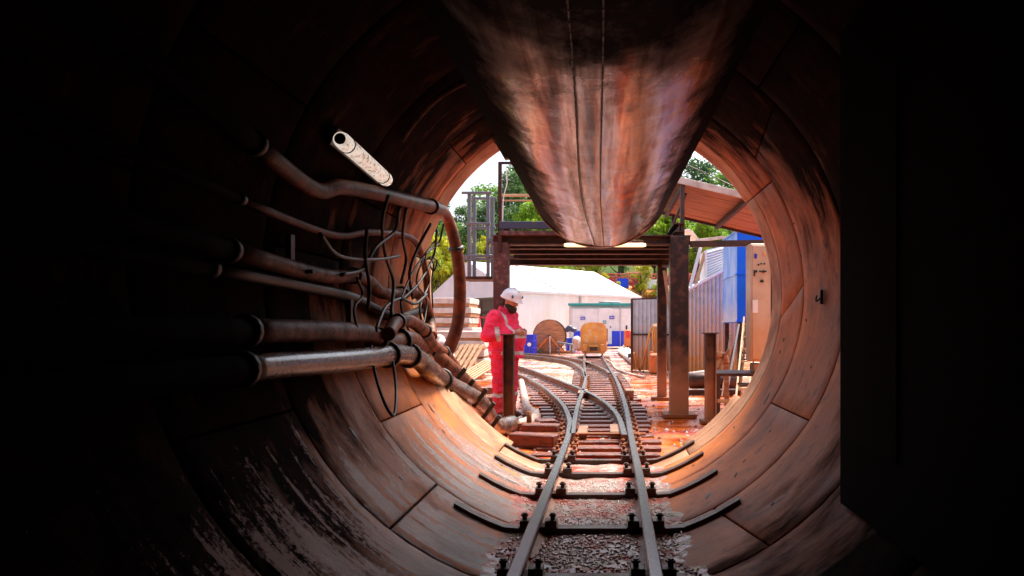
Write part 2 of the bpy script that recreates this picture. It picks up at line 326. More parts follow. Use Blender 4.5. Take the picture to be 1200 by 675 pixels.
# ------------------------------------------------------------------ world, sun, camera
w = bpy.data.worlds.new('World'); S.world = w; w.use_nodes = True
sky = w.node_tree.nodes.new('ShaderNodeTexSky'); sky.sky_type = 'NISHITA'; sky.sun_disc = False
SE, SR = R_(60), R_(38)
sky.sun_elevation = SE; sky.sun_rotation = SR; sky.dust_density = 6; sky.air_density = 1.2; sky.ozone_density = 1
w.node_tree.links.new(sky.outputs[0], w.node_tree.nodes['Background'].inputs[0]); w.node_tree.nodes['Background'].inputs[1].default_value = .15
sl = bpy.data.lights.new('sun', 'SUN'); sl.energy = 3.4; sl.angle = R_(24); sl.color = (1, .95, .88)
so = bpy.data.objects.new('sun', sl); COL.objects.link(so)
sd = Vector((sin(SR)*cos(SE), cos(SR)*cos(SE), sin(SE))); so.rotation_euler = sd.to_track_quat('Z', 'Y').to_euler()
cam = bpy.data.cameras.new('camera'); co = bpy.data.objects.new('camera', cam); COL.objects.link(co); S.camera = co
co.location = (0, 0, CH); co.rotation_euler = (pi/2, 0, 0); cam.sensor_width = 36; cam.lens = 36*F/1200
cam.shift_x = -(VX-600)/1200; cam.shift_y = (VY-337.5)/1200; cam.clip_end = 1000; cam.clip_start = .05
S.view_settings.view_transform = 'Standard'; S.view_settings.look = 'None'; S.view_settings.gamma = 1; S.view_settings.exposure = 1.4
S.render.engine = 'CYCLES'; S.cycles.max_bounces = 8; S.cycles.diffuse_bounces = 2; S.cycles.glossy_bounces = 4; S.cycles.use_denoising = True

# ------------------------------------------------------------------ ground, tunnel floor, hill
def grid(x0, x1, nx, y0, y1, ny, zf, name, m, kind='structure'):
    b = MB(); vs = [(x0+(x1-x0)*i/nx, y0+(y1-y0)*j/ny, 0) for j in range(ny+1) for i in range(nx+1)]
    vs = [(x, y, zf(x, y)) for x, y, _ in vs]
    b.add(vs, [[j*(nx+1)+i, j*(nx+1)+i+1, (j+1)*(nx+1)+i+1, (j+1)*(nx+1)+i] for j in range(ny) for i in range(nx)], 0, True)
    o = b.build(name, m); o['kind'] = kind; return o
def nz(x, y, s, z=0): return noise.noise(Vector((x*s, y*s, z)))
def yz(x, y):
    return .02*nz(x, y, .9)+.012*nz(x, y, 3.1, 3)-.006
grid(-9, 9, 150, 6.5, 30, 220, yz, 'yard_ground', 'yard')
b = MB()
for (x0, x1, y0, y1) in ((-70, -9, 6.5, 60), (9, 70, 6.5, 60), (-9, 9, 30, 60)): b.add([(x0, y0, -.006), (x1, y0, -.006), (x1, y1, -.006), (x0, y1, -.006)], [[0, 1, 2, 3]])
structure(b.build('outer_yard_ground', 'yard'))
def fz(x, y):
    e = .05*min(1, max(0, (abs(x+.06)-.45)/.3)) if y < 6.3 else 0
    return .012+e+.022*nz(x, y, 2.2)+.014*nz(x, y, 7, 5)+.008*nz(x, y, 19, 2)*(1 if y < 5.6 else .4)
grid(-.95, .85, 90, -3, 6.55, 460, fz, 'tunnel_floor', 'floor')
def hill(x, y):
    t = min(1, max(0, (y-55)/5)); z = 4.6*t*t*(3-2*t)
    if y > 65: z += (y-65)*.16
    return z+.4*nz(x, y, .15)*(t)+.25*nz(x, y, .7)*t-.05
grid(-110, 110, 160, 53, 200, 130, hill, 'hillside', 'grassy')
b = MB()
for i in range(60):
    for j in range(8):
        pass
grid(-6, 16, 60, 55.2, 60.4, 24, lambda x, y: hill(x, y)+.05+.12*nz(x, y, 1.3), 'bare_soil_slope', 'soil')

# pebbles
b = MB()
for i in range(9000):
    y = 2.6+random.random()**.8*3.2; x = random.uniform(-.78, .62)
    if abs(x+.06) > .42 and random.random() < .3: continue
    r = random.uniform(.004, .013)*(1.1 if y < 4.4 else .8); c = Vector((x, y, fz(x, y)+r*.1))
    d = sqrt((x-TX)**2+(c.z-TZ)**2)
    if d > TR-.01: continue
    ax = [Vector((random.uniform(.7, 1.3)*r, 0, 0)), Vector((0, random.uniform(.7, 1.4)*r, 0)), Vector((0, 0, r*.7))]
    q = Matrix.Rotation(random.uniform(0, 6), 3, 'Z')
    vs = [c+q@ax[0], c-q@ax[0], c+q@ax[1], c-q@ax[1], c+ax[2], c-ax[2]]
    b.add(vs, [[0, 2, 4], [2, 1, 4], [1, 3, 4], [3, 0, 4], [2, 0, 5], [1, 2, 5], [3, 1, 5], [0, 3, 5]], 0, True)
o = b.build('gravel', 'pebble'); o['kind'] = 'stuff'; tag(o, 'loose wet gravel and stone chips between and beside the rails inside the tunnel', 'gravel')

# ------------------------------------------------------------------ tunnel lining
tun = thing('tunnel_lining', (TX, 3, 0), 'round mud stained tunnel of concrete segments, seen from inside', 'tunnel')
def circ(a, r=TR): return TX+r*cos(a), TZ+r*sin(a)
def segment(y0, y1, a0, a1, a0b=None, a1b=None, r=TR, th=.15, m='lining', name='lining_segment', wob=.0):
    a0b = a0 if a0b is None else a0b; a1b = a1 if a1b is None else a1b
    g, c = .004, .008; vs = []; nv = 8
    ylist = [y0+g, y0+g+c]+[y0+(y1-y0)*k/nv for k in range(1, nv)]+[y1-g-c, y1-g]
    na = max(6, int(abs(a1-a0)/5)); rows = []
    dg = math.degrees(g/r); dc = math.degrees(c/r)
    for y in ylist:
        t = (y-y0)/(y1-y0); A = a0+(a0b-a0)*t; B = a1+(a1b-a1)*t
        al = [A+dg, A+dg+dc]+[A+(B-A)*k/na for k in range(1, na)]+[B-dg-dc, B-dg]
        edge_y = y in (ylist[0], ylist[-1]); row = []
        for k, a in enumerate(al):
            rr = r+(c if (edge_y or k in (0, len(al)-1)) else 0)
            rr += .0025*nz(a*.1, y, 2, r)
            x, z = circ(R_(a), rr); row.append(Vector((x, y, z)))
        rows.append(row)
    n = len(rows[0]); k = len(rows); b = MB(); vs = [p for row in rows for p in row]
    fs = [[i*n+j, i*n+j+1, (i+1)*n+j+1, (i+1)*n+j] for i in range(k-1) for j in range(n-1)]
    b.add(vs, fs, 0, True)
    C = lambda p: Vector((TX+(p.x-TX)*(r+th)/r, p.y, TZ+(p.z-TZ)*(r+th)/r))
    per = [rows[0][j] for j in range(n)]+[rows[i][-1] for i in range(1, k)]+[rows[-1][j] for j in range(n-2, -1, -1)]+[rows[i][0] for i in range(k-2, 0, -1)]
    m_ = len(per); b.add(per+[C(p) for p in per], [[i, (i+1) % m_, m_+(i+1) % m_, m_+i] for i in range(m_)], 0, False)
    return b.build(name, m, tun)
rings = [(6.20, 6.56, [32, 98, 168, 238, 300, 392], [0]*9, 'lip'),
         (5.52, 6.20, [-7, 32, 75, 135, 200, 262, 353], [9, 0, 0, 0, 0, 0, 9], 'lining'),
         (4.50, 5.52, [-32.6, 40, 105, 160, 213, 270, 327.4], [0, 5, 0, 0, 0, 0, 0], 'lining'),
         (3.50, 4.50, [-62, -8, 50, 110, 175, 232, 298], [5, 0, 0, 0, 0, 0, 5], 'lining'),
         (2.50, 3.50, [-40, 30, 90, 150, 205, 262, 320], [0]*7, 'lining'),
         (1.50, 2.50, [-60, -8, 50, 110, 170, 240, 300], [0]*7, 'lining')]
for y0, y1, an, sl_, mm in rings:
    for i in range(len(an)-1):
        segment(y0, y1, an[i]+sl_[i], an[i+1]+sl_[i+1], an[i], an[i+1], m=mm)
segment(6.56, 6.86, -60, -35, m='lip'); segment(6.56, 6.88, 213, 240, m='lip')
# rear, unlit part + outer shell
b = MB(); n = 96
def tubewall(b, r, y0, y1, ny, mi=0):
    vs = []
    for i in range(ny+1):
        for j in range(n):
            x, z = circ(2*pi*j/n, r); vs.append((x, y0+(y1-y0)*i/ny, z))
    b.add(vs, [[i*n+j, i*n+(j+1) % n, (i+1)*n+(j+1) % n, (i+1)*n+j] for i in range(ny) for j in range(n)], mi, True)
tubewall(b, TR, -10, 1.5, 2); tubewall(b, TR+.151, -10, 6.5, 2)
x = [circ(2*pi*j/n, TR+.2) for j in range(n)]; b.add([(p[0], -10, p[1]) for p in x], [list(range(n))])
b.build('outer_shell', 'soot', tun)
# bolt pockets and slots in the lining, shaded insides painted as black discs
def pocket(px, py, l, wd, ang=90):
    p = W(px, py, .004); a = atan2(p.z-TZ, p.x-TX); nrm = Vector((-cos(a), 0, -sin(a))); tang = Vector((-sin(a), 0, cos(a)))
    u = tang*cos(R_(ang))+Vector((0, 1, 0))*sin(R_(ang)); v = nrm.cross(u)
    b = MB(); k = 16; ring = [p+u*l*cos(2*pi*j/k)+v*wd*sin(2*pi*j/k) for j in range(k)]
    inn = [q-nrm*.02 for q in [p+(q0-p)*.7 for q0 in ring]]
    lip = [p+(q0-p)*1.25-nrm*.004 for q0 in ring]
    b.add(lip+ring, [[j, (j+1) % k, k+(j+1) % k, k+j] for j in range(k)], 0, True)
    ctr = [p+(q0-p)*.9+nrm*.001 for q0 in ring]
    b.add(ctr, [list(range(k))], 0); b.build('bolt_pocket', 'black', tun)
for a in ((898, 467, .05, .017, 20), (830, 580, .045, .016, 60), (415, 508, .035, .02, 0), (505, 478, .05, .014, 0), (862, 556, .03, .008, 60), (610, 128, .04, .01, 0)): pocket(*a)
for k, (px, py) in enumerate(((918, 398), (914, 412), (938, 300), (930, 262), (950, 430), (902, 505), (872, 540), (905, 590), (944, 375), (860, 500), (640, 118), (560, 430), (520, 505), (470, 560), (588, 545), (812, 545))):
    pocket(px, py, .014, .009, 30*k)
# headwall outside
b = MB(); k = 64
def hw(b, y):
    inner = []; outer = []
    for j in range(k):
        a = 2*pi*j/k; x, z = circ(a, TR+.16); inner.append((x, y, z))
        m_ = 30/max(abs(cos(a)), abs(sin(a))); ox, oz = TX+m_*cos(a), TZ+m_*sin(a); outer.append((ox, y, min(max(oz, -1), 3.9)))
    b.add(inner+outer, [[j, (j+1) % k, k+(j+1) % k, k+j] for j in range(k)])
hw(b, 6.5); hw(b, 6.2)
b.add([(-30, 6.2, 3.9), (30, 6.2, 3.9), (30, 6.5, 3.9), (-30, 6.5, 3.9)], [[0, 1, 2, 3]])
one(b, 'headwall', 'wall', 'grey concrete retaining wall around the tunnel mouth', 'wall')
b = MB(); b.add([(-30, -12, 4.3), (30, -12, 4.3), (30, 6.2, 3.88), (-30, 6.2, 3.88)], [[0, 1, 2, 3]]); structure(b.build('earth_cover', 'soil'))

b = MB()
for i in range(1500):
    y = 6.9+random.random()**1.6*14; x = random.uniform(-2.6, 2.2); r = random.choice((.008, .012, .016, .024))*random.uniform(.8, 1.5)
    c = Vector((x, y, yz(x, y)+r*.15)); q = Matrix.Rotation(random.uniform(0, 6), 3, 'Z')
    vs = [c+q@Vector((r*random.uniform(.8, 1.5), 0, 0)), c-q@Vector((r, 0, 0)), c+q@Vector((0, r*random.uniform(.6, 1.2), 0)), c-q@Vector((0, r, 0)), c+Vector((0, 0, r*.7)), c-Vector((0, 0, r))]
    b.add(vs, [[0, 2, 4], [2, 1, 4], [1, 3, 4], [3, 0, 4], [2, 0, 5], [1, 2, 5], [3, 1, 5], [0, 3, 5]], random.randint(0, 1))
o = b.build('mud_clods', ['sleeper', 'slab']); o['kind'] = 'stuff'; tag(o, 'small stones and clods of red mud scattered over the yard by the track', 'stones')
# ------------------------------------------------------------------ duct
DX, DZ, DR = -.03, CH+1.22, .58
duct = thing('ventilation_duct', (DX, 5.8, DZ), 'large round shiny ventilation duct hanging from the tunnel crown', 'air duct')
b = MB(); nu, nl = 160, 300; vs = []
for i in range(nl+1):
    y = -4+9.8*i/nl if i < nl else 5.8
    for j in range(nu):
        a = 2*pi*j/nu
        d = .010*noise.noise(Vector((cos(a)*3.2, y*.35, sin(a)*3.2)))+.0035*noise.noise(Vector((cos(a)*2.5, y*9, sin(a)*2.5)))+.0018*noise.noise(Vector((cos(a)*6, y*30, sin(a)*6)))
        if a > pi: d += .004*noise.noise(Vector((cos(a)*20, y*.5, 0)))
        vs.append((DX+(DR+d)*cos(a), y, DZ+(DR+d)*sin(a)))
b.add(vs, [[i*nu+j, i*nu+(j+1) % nu, (i+1)*nu+(j+1) % nu, (i+1)*nu+j] for i in range(nl) for j in range(nu)], 0, True)
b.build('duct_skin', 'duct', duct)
b = MB(); b.lathe((DX, 5.8, DZ), [(DR-.012, -.02), (DR+.001, -.02), (DR+.010, -.012), (DR+.010, .012), (DR, .02), (DR-.012, .02)], 120, axis='y'); b.build('end_hoop', 'hoop', duct)
for a0 in (-96, -88):
    b = MB(); y = 1.2
    while y < 5.75:
        a = R_(a0+2.0*sin(y*1.3)*(1 if a0 < -90 else .4)); l = random.uniform(.018, .045)
        c = Vector((DX+(DR+.008)*cos(a), y, DZ+(DR+.008)*sin(a)))
        b.box(c, (.005, l, .005), 0, Matrix.Rotation(-(a+pi/2), 3, 'Y')); y += l+random.uniform(.015, .035)
    q = [Vector((DX+(DR+.0075)*cos(R_(a0+2.0*sin(yy_*1.3)*(1 if a0 < -90 else .4))), yy_, DZ+(DR+.0075)*sin(R_(a0+2.0*sin(yy_*1.3)*(1 if a0 < -90 else .4))))) for yy_ in [1.2+.1*k for k in range(46)]]
    b.tube(q, .0022, 6, 1)
    b.build('stitched_seam', ['black', 'darksteel'], duct)
b = MB(); b.bar(P(583, 168, 6.0), P(594, 187, 6.0), .05, .03); b.bar(P(594, 187, 6.0), P(600, 180, 6.0), .03, .02); b.bar(P(583, 168, 6.0), P(579, 160, 6.1), .04, .03)
b.build('hanger_bracket', 'galv', duct)
b = MB()
arc = smooth([W(470, 165, .03), W(482, 147, .03), W(500, 126, .03), W(520, 109, .03), W(538, 99, .03), W(552, 94, .04)], 6)
b.tube(arc, .022, 10, flat=.6)
one(b, 'conduit', 'pipe', 'muddy curved conduit clipped across the tunnel crown left of the air duct', 'conduit')

# near-black housing added to fill the dark right side; its kind is assumed
pts = []
x0 = 1.087
za = sqrt((TR-.02)**2-(x0-TX)**2)
aa = atan2(za, x0-TX)
poly = [(x0, 1.2, TZ-za), ]+[(TX+(TR-.02)*cos(t), 1.2, TZ+(TR-.02)*sin(t)) for t in [(-aa+2*aa*k/14) for k in range(1, 14)]]+[(x0, 1.2, TZ+za)]
bk = thing('added_dark_housing', (1.2, 2.3, .5), 'tall black housing added against the right tunnel wall to fill its dark side', 'cabinet')
MB().prism(poly, (0, 2.1, 0)).build('housing', 'shade_black', bk)
MB().box((x0-.004, 2.9, 1.5), (.01, .5, 1.5)).build('added_housing_panel', 'shade_black', bk)

# ------------------------------------------------------------------ left wall pipes and lamp
def pipe(name, pts, r, m, label, cat='pipe', collars=(), cm='black', n=14, group=None, sm=7):
    t = thing(name, pts[0], label, cat, group); q = smooth(pts, sm)
    r = r*1.12 if not isinstance(r, tuple) else (r[0]*1.12, r[1]*1.1)
    rr = [r*(1+.05*noise.noise(p*6)) for p in q] if not isinstance(r, (list, tuple)) else [r[0]+(r[1]-r[0])*i/(len(q)-1) for i in range(len(q))]
    cut = next((i for i, p in enumerate(q) if p.y > 2.85), 0) if q[0].y < 2 else 0
    if cut > 2:
        MB().tube(q[:cut+1], rr[:cut+1], n).build('shade_black_section', 'shade_black', t)  # deep run coloured black in place of tunnel shade
        collars = tuple(collars)+(cut/len(q)+.001,)  # collar added where the shade-black run ends
    MB().tube(q[cut:], rr[cut:], n).build('pipe_run', m, t)
    for c in collars:
        i = min(len(q)-2, int(c*len(q))); d = (q[i+1]-q[i]).normalized(); ra = rr[i]
        MB().tube([q[i]-d*.022, q[i]-d*.018, q[i]+d*.018, q[i]+d*.022], [ra*1.05, ra*1.28, ra*1.28, ra*1.05], n).build('collar', cm, t)
    return t
pipe('hose', [Vector((-1.40, 1.0, 2.15)), Vector((-1.43, 2.4, 2.08)), W(362, 219, .06), W(400, 219, .06), W(445, 227, .06), W(485, 237, .07), W(508, 243, .09), P(521, 250, 6.7), P(530, 272, 6.9), P(536, 300, 7.0), P(539, 335, 7.1), P(537, 375, 7.2), P(529, 402, 7.2), P(518, 424, 7.2), P(508, 440, 7.0)],
     (.036, .062), 'pipe_red', 'thick brown hose hanging in a curve outside the left tunnel mouth', 'hose', collars=(.42, .62))
pipe('pipe', [Vector((-1.47, .6, 1.06)), Vector((-1.49, 2.0, 1.08)), W(300, 431, .12), W(360, 426, .12), W(420, 421, .12), W(465, 415, .12), W(488, 420, .12), W(503, 433, .12), P(520, 447, 6.6), P(545, 461, 6.9), P(562, 472, 7.2), P(572, 488, 7.6), P(580, 500, 8.0), P(600, 497, 8.6)],
     (.047, .095), 'pipe_gloss', 'longest glossy muddy pipe, lowest on the left tunnel wall', collars=(.36, .43, .60))
pipe('pipe', [Vector((-1.55, .8, 1.24)), Vector((-1.53, 2.2, 1.24)), W(350, 388, .10), W(400, 389, .10), W(432, 392, .10), W(448, 402, .10), W(462, 401, .10), W(480, 398, .12), P(498, 408, 6.5), P(520, 425, 6.9), P(540, 443, 7.4), P(556, 458, 7.8)],
     (.048, .075), 'pipe', 'brown pipe with a dip, just above the lowest pipe on the left wall', collars=(.42, .58, .74))
pipe('pipe', [Vector((-1.54, .8, 1.62)), Vector((-1.54, 2.2, 1.60)), W(370, 321, .09), W(415, 323, .09), W(432, 330, .08), W(445, 342, .08), W(465, 345, .08), W(483, 341, .08), W(495, 350, .1), W(503, 372, .1), W(506, 395, .12)],
     (.035, .045), 'pipe', 'narrow pipe with a grey elbow halfway up the left wall', collars=(.3, .62))
pipe('pipe', [Vector((-1.55, 1, 1.86)), Vector((-1.55, 2.3, 1.83)), W(380, 273, .05), W(430, 272, .05), W(470, 275, .05), W(488, 285, .05), W(497, 310, .05), W(500, 335, .06), P(503, 380, 6.5)],
     (.018, .026), 'pipe_red', 'thin red-brown conduit on the left wall between the upper hose and the grey elbow pipe', 'conduit', collars=(.5,))
pipe('pipe', [W(455, 392, .2), W(464, 378, .17), W(480, 376, .16), W(497, 388, .16), P(508, 405, 6.5), P(522, 415, 7.0), P(535, 432, 7.3)],
     (.04, .05), 'pipe', 'short bent branch pipe rising over the two lowest left wall pipes near the tunnel mouth', collars=(.2, .5, .8))
pipe('pipe', [Vector((-1.58, 1, 1.5)), Vector((-1.58, 2.3, 1.5)), W(400, 345, .05), W(440, 362, .05), W(465, 372, .05), W(486, 366, .07), P(500, 360, 6.5)], .03, 'black', 'black hose sagging across the middle of the left wall', 'hose', collars=(.6,))
# black clamp bars over the lowest pipe
for i, (px, py, Y, lb) in enumerate(((537, 442, 7.0, 'highest'), (547, 455, 7.05, 'second highest'), (562, 466, 7.1, 'third highest'), (571, 482, 7.2, 'fourth highest'), (578, 497, 7.3, 'lowest'))):
    c = P(px, py, Y-.12); t = thing('pipe_clamp', c, '%s of the black clamp bars crossing the pipe at the left tunnel mouth' % lb, 'clamp', 'black clamp bars on the lowest pipe')
    MB().bar(c+Vector((-.06, 0, -.09)), c+Vector((.07, 0, .085)), .035, .04).build('clamp_bar', 'black', t)
    MB().cyl(c+Vector((.05, -.03, .06)), c+Vector((.05, .05, .06)), .013, 8).build('bolt', 'darksteel', t)
# thin hanging cables
cab = [([(430, 268), (428, 300), (433, 335), (431, 362)], 'thin black cable hanging straight down the wall left of the others'),
       ([(455, 228), (448, 262), (452, 300), (461, 330), (458, 372)], 'thin black cable dropping from the upper hose past the grey elbow pipe'),
       ([(505, 262), (490, 290), (480, 320), (484, 350)], 'thin black cable slanting from the tunnel mouth down to the elbow pipe'),
       ([(512, 270), (508, 300), (492, 330), (470, 352)], 'black cable looping from the hose bend back into the tunnel'),
       ([(435, 405), (440, 440), (452, 475), (462, 486), (464, 455), (460, 420)], 'black rope loop hanging below the two lowest pipes'),
       ([(375, 274), (398, 300), (440, 304), (468, 300)], 'slack black cable strung between the thin conduit and the wall'),
       ([(476, 244), (472, 276), (476, 304), (470, 332)], 'black cable hanging below the red bend of the upper hose'),
       ([(497, 300), (488, 330), (500, 352), (496, 385)], 'short crooked black cable nearest the hanging hose')]
cab += [([(520, 262), (514, 285), (498, 300), (503, 330), (492, 362), (500, 392)], 'crooked black cable beside the hanging hose, curling twice'),
       ([(468, 243), (463, 270), (440, 290), (425, 315), (400, 322)], 'black cable sagging from the upper hose towards the dark left'),
       ([(482, 395), (470, 360), (476, 335), (488, 312), (510, 282)], 'black cable climbing from the bent branch pipe to the hose bend'),
       ([(420, 392), (415, 362), (425, 345), (418, 325)], 'short black cable between the dipped pipe and the elbow pipe'),
       ([(500, 345), (486, 356), (470, 350), (452, 360), (440, 388)], 'slack black cable crossing in front of the elbow pipe')]
for pp, lb in cab:
    b = MB(); b.tube(smooth([W(x, y, .14+.02*random.random()) for x, y in pp], 6), random.uniform(.007, .013), 8)
    one(b, 'cable', 'black', lb, 'cable', 'thin black cables on the left wall')
b = MB(); b.tube(smooth([P(503, 302, 6.6), P(508, 310, 6.6), P(506, 330, 6.6), P(507, 370, 6.6), P(504, 390, 6.6)], 5), .008, 8)
b.tube(smooth([P(498, 306, 6.6), P(505, 301, 6.6), P(512, 306, 6.6), P(508, 318, 6.6), P(503, 308, 6.6)], 5), .007, 8)
one(b, 'rope', 'black', 'black rope with a knot hanging in front of the yellow bush at the left mouth', 'rope')
b = MB(); b.bar(P(501, 305, 7.3), P(497, 425, 7.3), .09, .06); one(b, 'timber_post', 'wood_pale', 'pale square timber post just outside the left tunnel mouth', 'post')
# bracket plates among pipes
for x, y in ((410, 372), (470, 405), (340, 300)):
    p = W(x, y, .05); b = MB(); b.box(p, (.03, .05, .22)); b.cyl(p+Vector((.0, 0, -.08)), p+Vector((.12, 0, -.08)), .012, 8)
    one(b, 'wall_bracket', 'darksteel', {410: 'dark steel pipe bracket on the left wall between the elbow pipe and the dipped pipe', 470: 'dark steel bracket on the left wall behind the pipes closest to daylight', 340: 'dark steel bracket deepest in the shade of the left wall'}[x], 'bracket')
# hook on right wall
p = W(962, 348, .02); b = MB(); b.box(p, (.02, .04, .10)); b.tube(smooth([p, p+Vector((-.03, 0, -.03)), p+Vector((-.04, -.02, -.01)), p+Vector((-.035, -.03, .01))], 5), .006, 8)
one(b, 'wall_hook', 'darksteel', 'small dark steel hook plate on the right tunnel wall', 'hook')
# tube lamp on left wall
A, B = W(399, 163, .09), W(453, 211, .09)
lamp = thing('tunnel_lamp', A, 'dirt speckled white tube lamp mounted high on the dark left wall', 'lamp')
d = (B-A).normalized(); mid = (A+B)/2; an = atan2(mid.z-TZ, mid.x-TX); nr = Vector((cos(an), 0, sin(an)))
MB().bar(A+nr*.05, B+nr*.05, .10, .03, up=nr).build('lamp_body', 'darksteel', lamp)
MB().tube([A-d*.005, A, A+d*.03, B-d*.03, B, B+d*.005], [.03, .040, .045, .045, .040, .03], 20).build('diffuser', 'lamp', lamp)
for q in (A+d*.10, B-d*.10): MB().tube([q-d*.006, q+d*.006], .0475, 20).build('clip', 'darksteel', lamp)
MB().tube([A-d*.010, A-d*.004], .030, 20).build('end_cap', 'pvc', lamp)
MB().bar(mid+nr*.05, mid+nr*.10, .05, .08).build('mount', 'darksteel', lamp)

# ------------------------------------------------------------------ track
ZR = .14
def RP(pts, z=ZR): return [G(x, y, z) for x, y in pts]
def sec(p, t):  # unused helper kept for clarity of rail direction
    return t
def rail_mesh(path, parent, ends=True):
    H = [(-.032, 0), (-.032, -.022), (-.008, -.038), (-.008, -.105), (-.05, -.122), (-.05, -.13), (.05, -.13), (.05, -.122), (.008, -.105), (.008, -.038), (.032, -.022), (.032, 0), (.026, .006), (-.026, .006)]
    k = len(H); vs = []; n = len(path)
    for i, p in enumerate(path):
        t = (path[min(i+1, n-1)]-path[max(i-1, 0)]); t.z = 0; t.normalize(); s = Vector((t.y, -t.x, 0))
        for a, h in H: vs.append(p+s*a+Vector((0, 0, h-.006)))
    b = MB()
    for i in range(n-1):
        for j in range(k):
            top = j in (11, 12, 13, 0, 10)
            b.add([vs[i*k+j], vs[i*k+(j+1) % k], vs[(i+1)*k+(j+1) % k], vs[(i+1)*k+j]], [[0, 1, 2, 3]], 0 if top else 1)
    b.add(vs[:k], [list(range(k))], 1); b.add(vs[-k:], [list(range(k))[::-1]], 1)
    return b.build('rail', ['rail', 'railrust'], parent)
track = thing('railway_track', (0, 7, 0), 'narrow gauge railway track with a switch, running out of the tunnel into the yard', 'railway track')
L1 = [Vector((-.45, -2, ZR)), Vector((-.43, 2, ZR))]+RP([(600, 675), (644, 560), (656, 533), (668, 504), (668, 488), (656, 469), (632, 450), (606, 437), (575, 428), (540, 421)])
L1 = [Vector((-.43, -2, ZR)), Vector((-.418, 1.5, ZR)), Vector((-.41, 3.2, ZR)), Vector((-.385, 5.3, ZR)), Vector((-.372, 6.6, ZR)), Vector((-.375, 7.6, ZR)), Vector((-.44, 8.9, ZR)), Vector((-.67, 10.8, ZR)), Vector((-1.24, 13.8, ZR)), Vector((-2.08, 17.1, ZR)), Vector((-3.6, 21.5, ZR)), Vector((-6.3, 27.5, ZR))]
R1 = [Vector((.22, -2, ZR)), Vector((.228, 1.5, ZR)), Vector((.235, 3.2, ZR)), Vector((.265, 5.3, ZR)), Vector((.275, 7.1, ZR)), Vector((.30, 9.4, ZR)), Vector((.30, 11.5, ZR)), Vector((.26, 15, ZR)), Vector((.15, 19.2, ZR)), Vector((-.02, 25, ZR)), Vector((-.10, 30.5, ZR))]
L2 = [Vector((-.335, 7.5, ZR)), Vector((-.35, 8.4, ZR)), Vector((-.375, 10.3, ZR)), Vector((-.375, 12.5, ZR)), Vector((-.40, 15.4, ZR)), Vector((-.52, 19.2, ZR)), Vector((-.70, 25, ZR)), Vector((-.78, 30.5, ZR))]
R2 = [Vector((.21, 7.4, ZR)), Vector((.19, 8.6, ZR)), Vector((.13, 9.6, ZR)), Vector((-.03, 10.9, ZR)), Vector((-.38, 12.7, ZR)), Vector((-1.21, 15.9, ZR)), Vector((-2.42, 20.2, ZR)), Vector((-4.5, 25.5, ZR)), Vector((-6, 28.5, ZR))]
C1 = [Vector((-.43, 16.0, ZR)), Vector((-.50, 17.6, ZR)), Vector((-.72, 20.2, ZR)), Vector((-1.3, 23.6, ZR)), Vector((-2.9, 27.4, ZR)), Vector((-5.2, 30.5, ZR))]
C2 = [Vector((.12, 17.2, ZR)), Vector((.02, 18.6, ZR)), Vector((-.35, 21.3, ZR)), Vector((-1.0, 24.6, ZR)), Vector((-2.5, 28.5, ZR)), Vector((-4.6, 31.5, ZR))]
for q in (L1, R1, L2, R2, C1, C2): rail_mesh(smooth(q, 8), track)
def xat(q, y):
    for a, b_ in zip(q, q[1:]):
        if a.y <= y <= b_.y: return a.x+(b_.x-a.x)*(y-a.y)/(b_.y-a.y)
    return q[-1].x if y > q[-1].y else q[0].x
# tunnel sleepers: curved steel ties that climb the lining
def tie(y, w_=.075):
    b = MB(); prof = []
    far_ = y > 4
    xs = [TX-.46, TX-.44, TX-.36, TX+.36, TX+.44, TX+.46] if not far_ else [TX-.84, TX-.74, TX-.64, TX-.54, TX-.44, TX-.36, TX+.36, TX+.44, TX+.54, TX+.64, TX+.74, TX+.88]
    for x in xs:
        zc = TZ-sqrt((TR-.004)**2-(x-TX)**2); top = max(zc+.024, .045)
        prof.append((x, top, max(zc-.0, -.06)))
    n = len(prof); vs = []
    for yy in (y-w_/2, y+w_/2):
        for x, t, bt in prof: vs.append((x, yy, t))
        for x, t, bt in prof: vs.append((x, yy, bt-.002))
    fs = []
    for i in range(n-1):
        fs += [[i, i+1, 2*n+i+1, 2*n+i], [n+i, 2*n+n+i, 2*n+n+i+1, n+i+1], [i, n+i, n+i+1, i+1], [2*n+i, 2*n+i+1, 3*n+i+1, 3*n+i]]
    fs += [[0, 2*n, 3*n, n], [n-1, 2*n-1, 4*n-1, 3*n-1]]
    b.add(vs, fs)
    s_ = b.build('sleeper', 'darksteel', track, 'dark curved steel tie climbing the tunnel wall at both ends')
    return s_
def clips(parent, y, q, m='darksteel', z=.05, ang=0):
    x = xat(q, y); bb = MB(); bb.box((x, y, z-.002), (.23, .10, .016))
    for sg in (-1, 1):
        bb.box((x+sg*.075, y, z+.02), (.07, .09, .04)); bb.cyl((x+sg*.085, y, z+.03), (x+sg*.085, y, z+.08), .015, 6); bb.cyl((x+sg*.085, y, z+.06), (x+sg*.085, y, z+.072), .024, 6)
    o = bb.build('rail_clip', m, parent); o.parent = parent; o.matrix_parent_inverse = Matrix.Identity(4)
    return o
ZERO = Matrix.Translation(-Vector(track.location))
for y in (1.3, 2.0, 2.75, 3.49, 4.34, 5.20, 5.93, 6.52):
    s_ = tie(y)
    for q in (L1, R1):
        bb = clips(s_, y, q)
for i, (y, h) in enumerate(((3.9, .0), (4.75, 0), (5.55, 0))):
    pass
def timber(x0, x1, y, w_=.16, zt=.022, ang=0, m='sleeper', h=.12, par=None):
    b = MB(); c = Vector(((x0+x1)/2, y, zt-h/2)); b.box(c, (x1-x0, w_, h), 0, Matrix.Rotation(ang, 3, 'Z'), bev=.008)
    return b.build('sleeper', m, track)
y = 6.95; k = 0
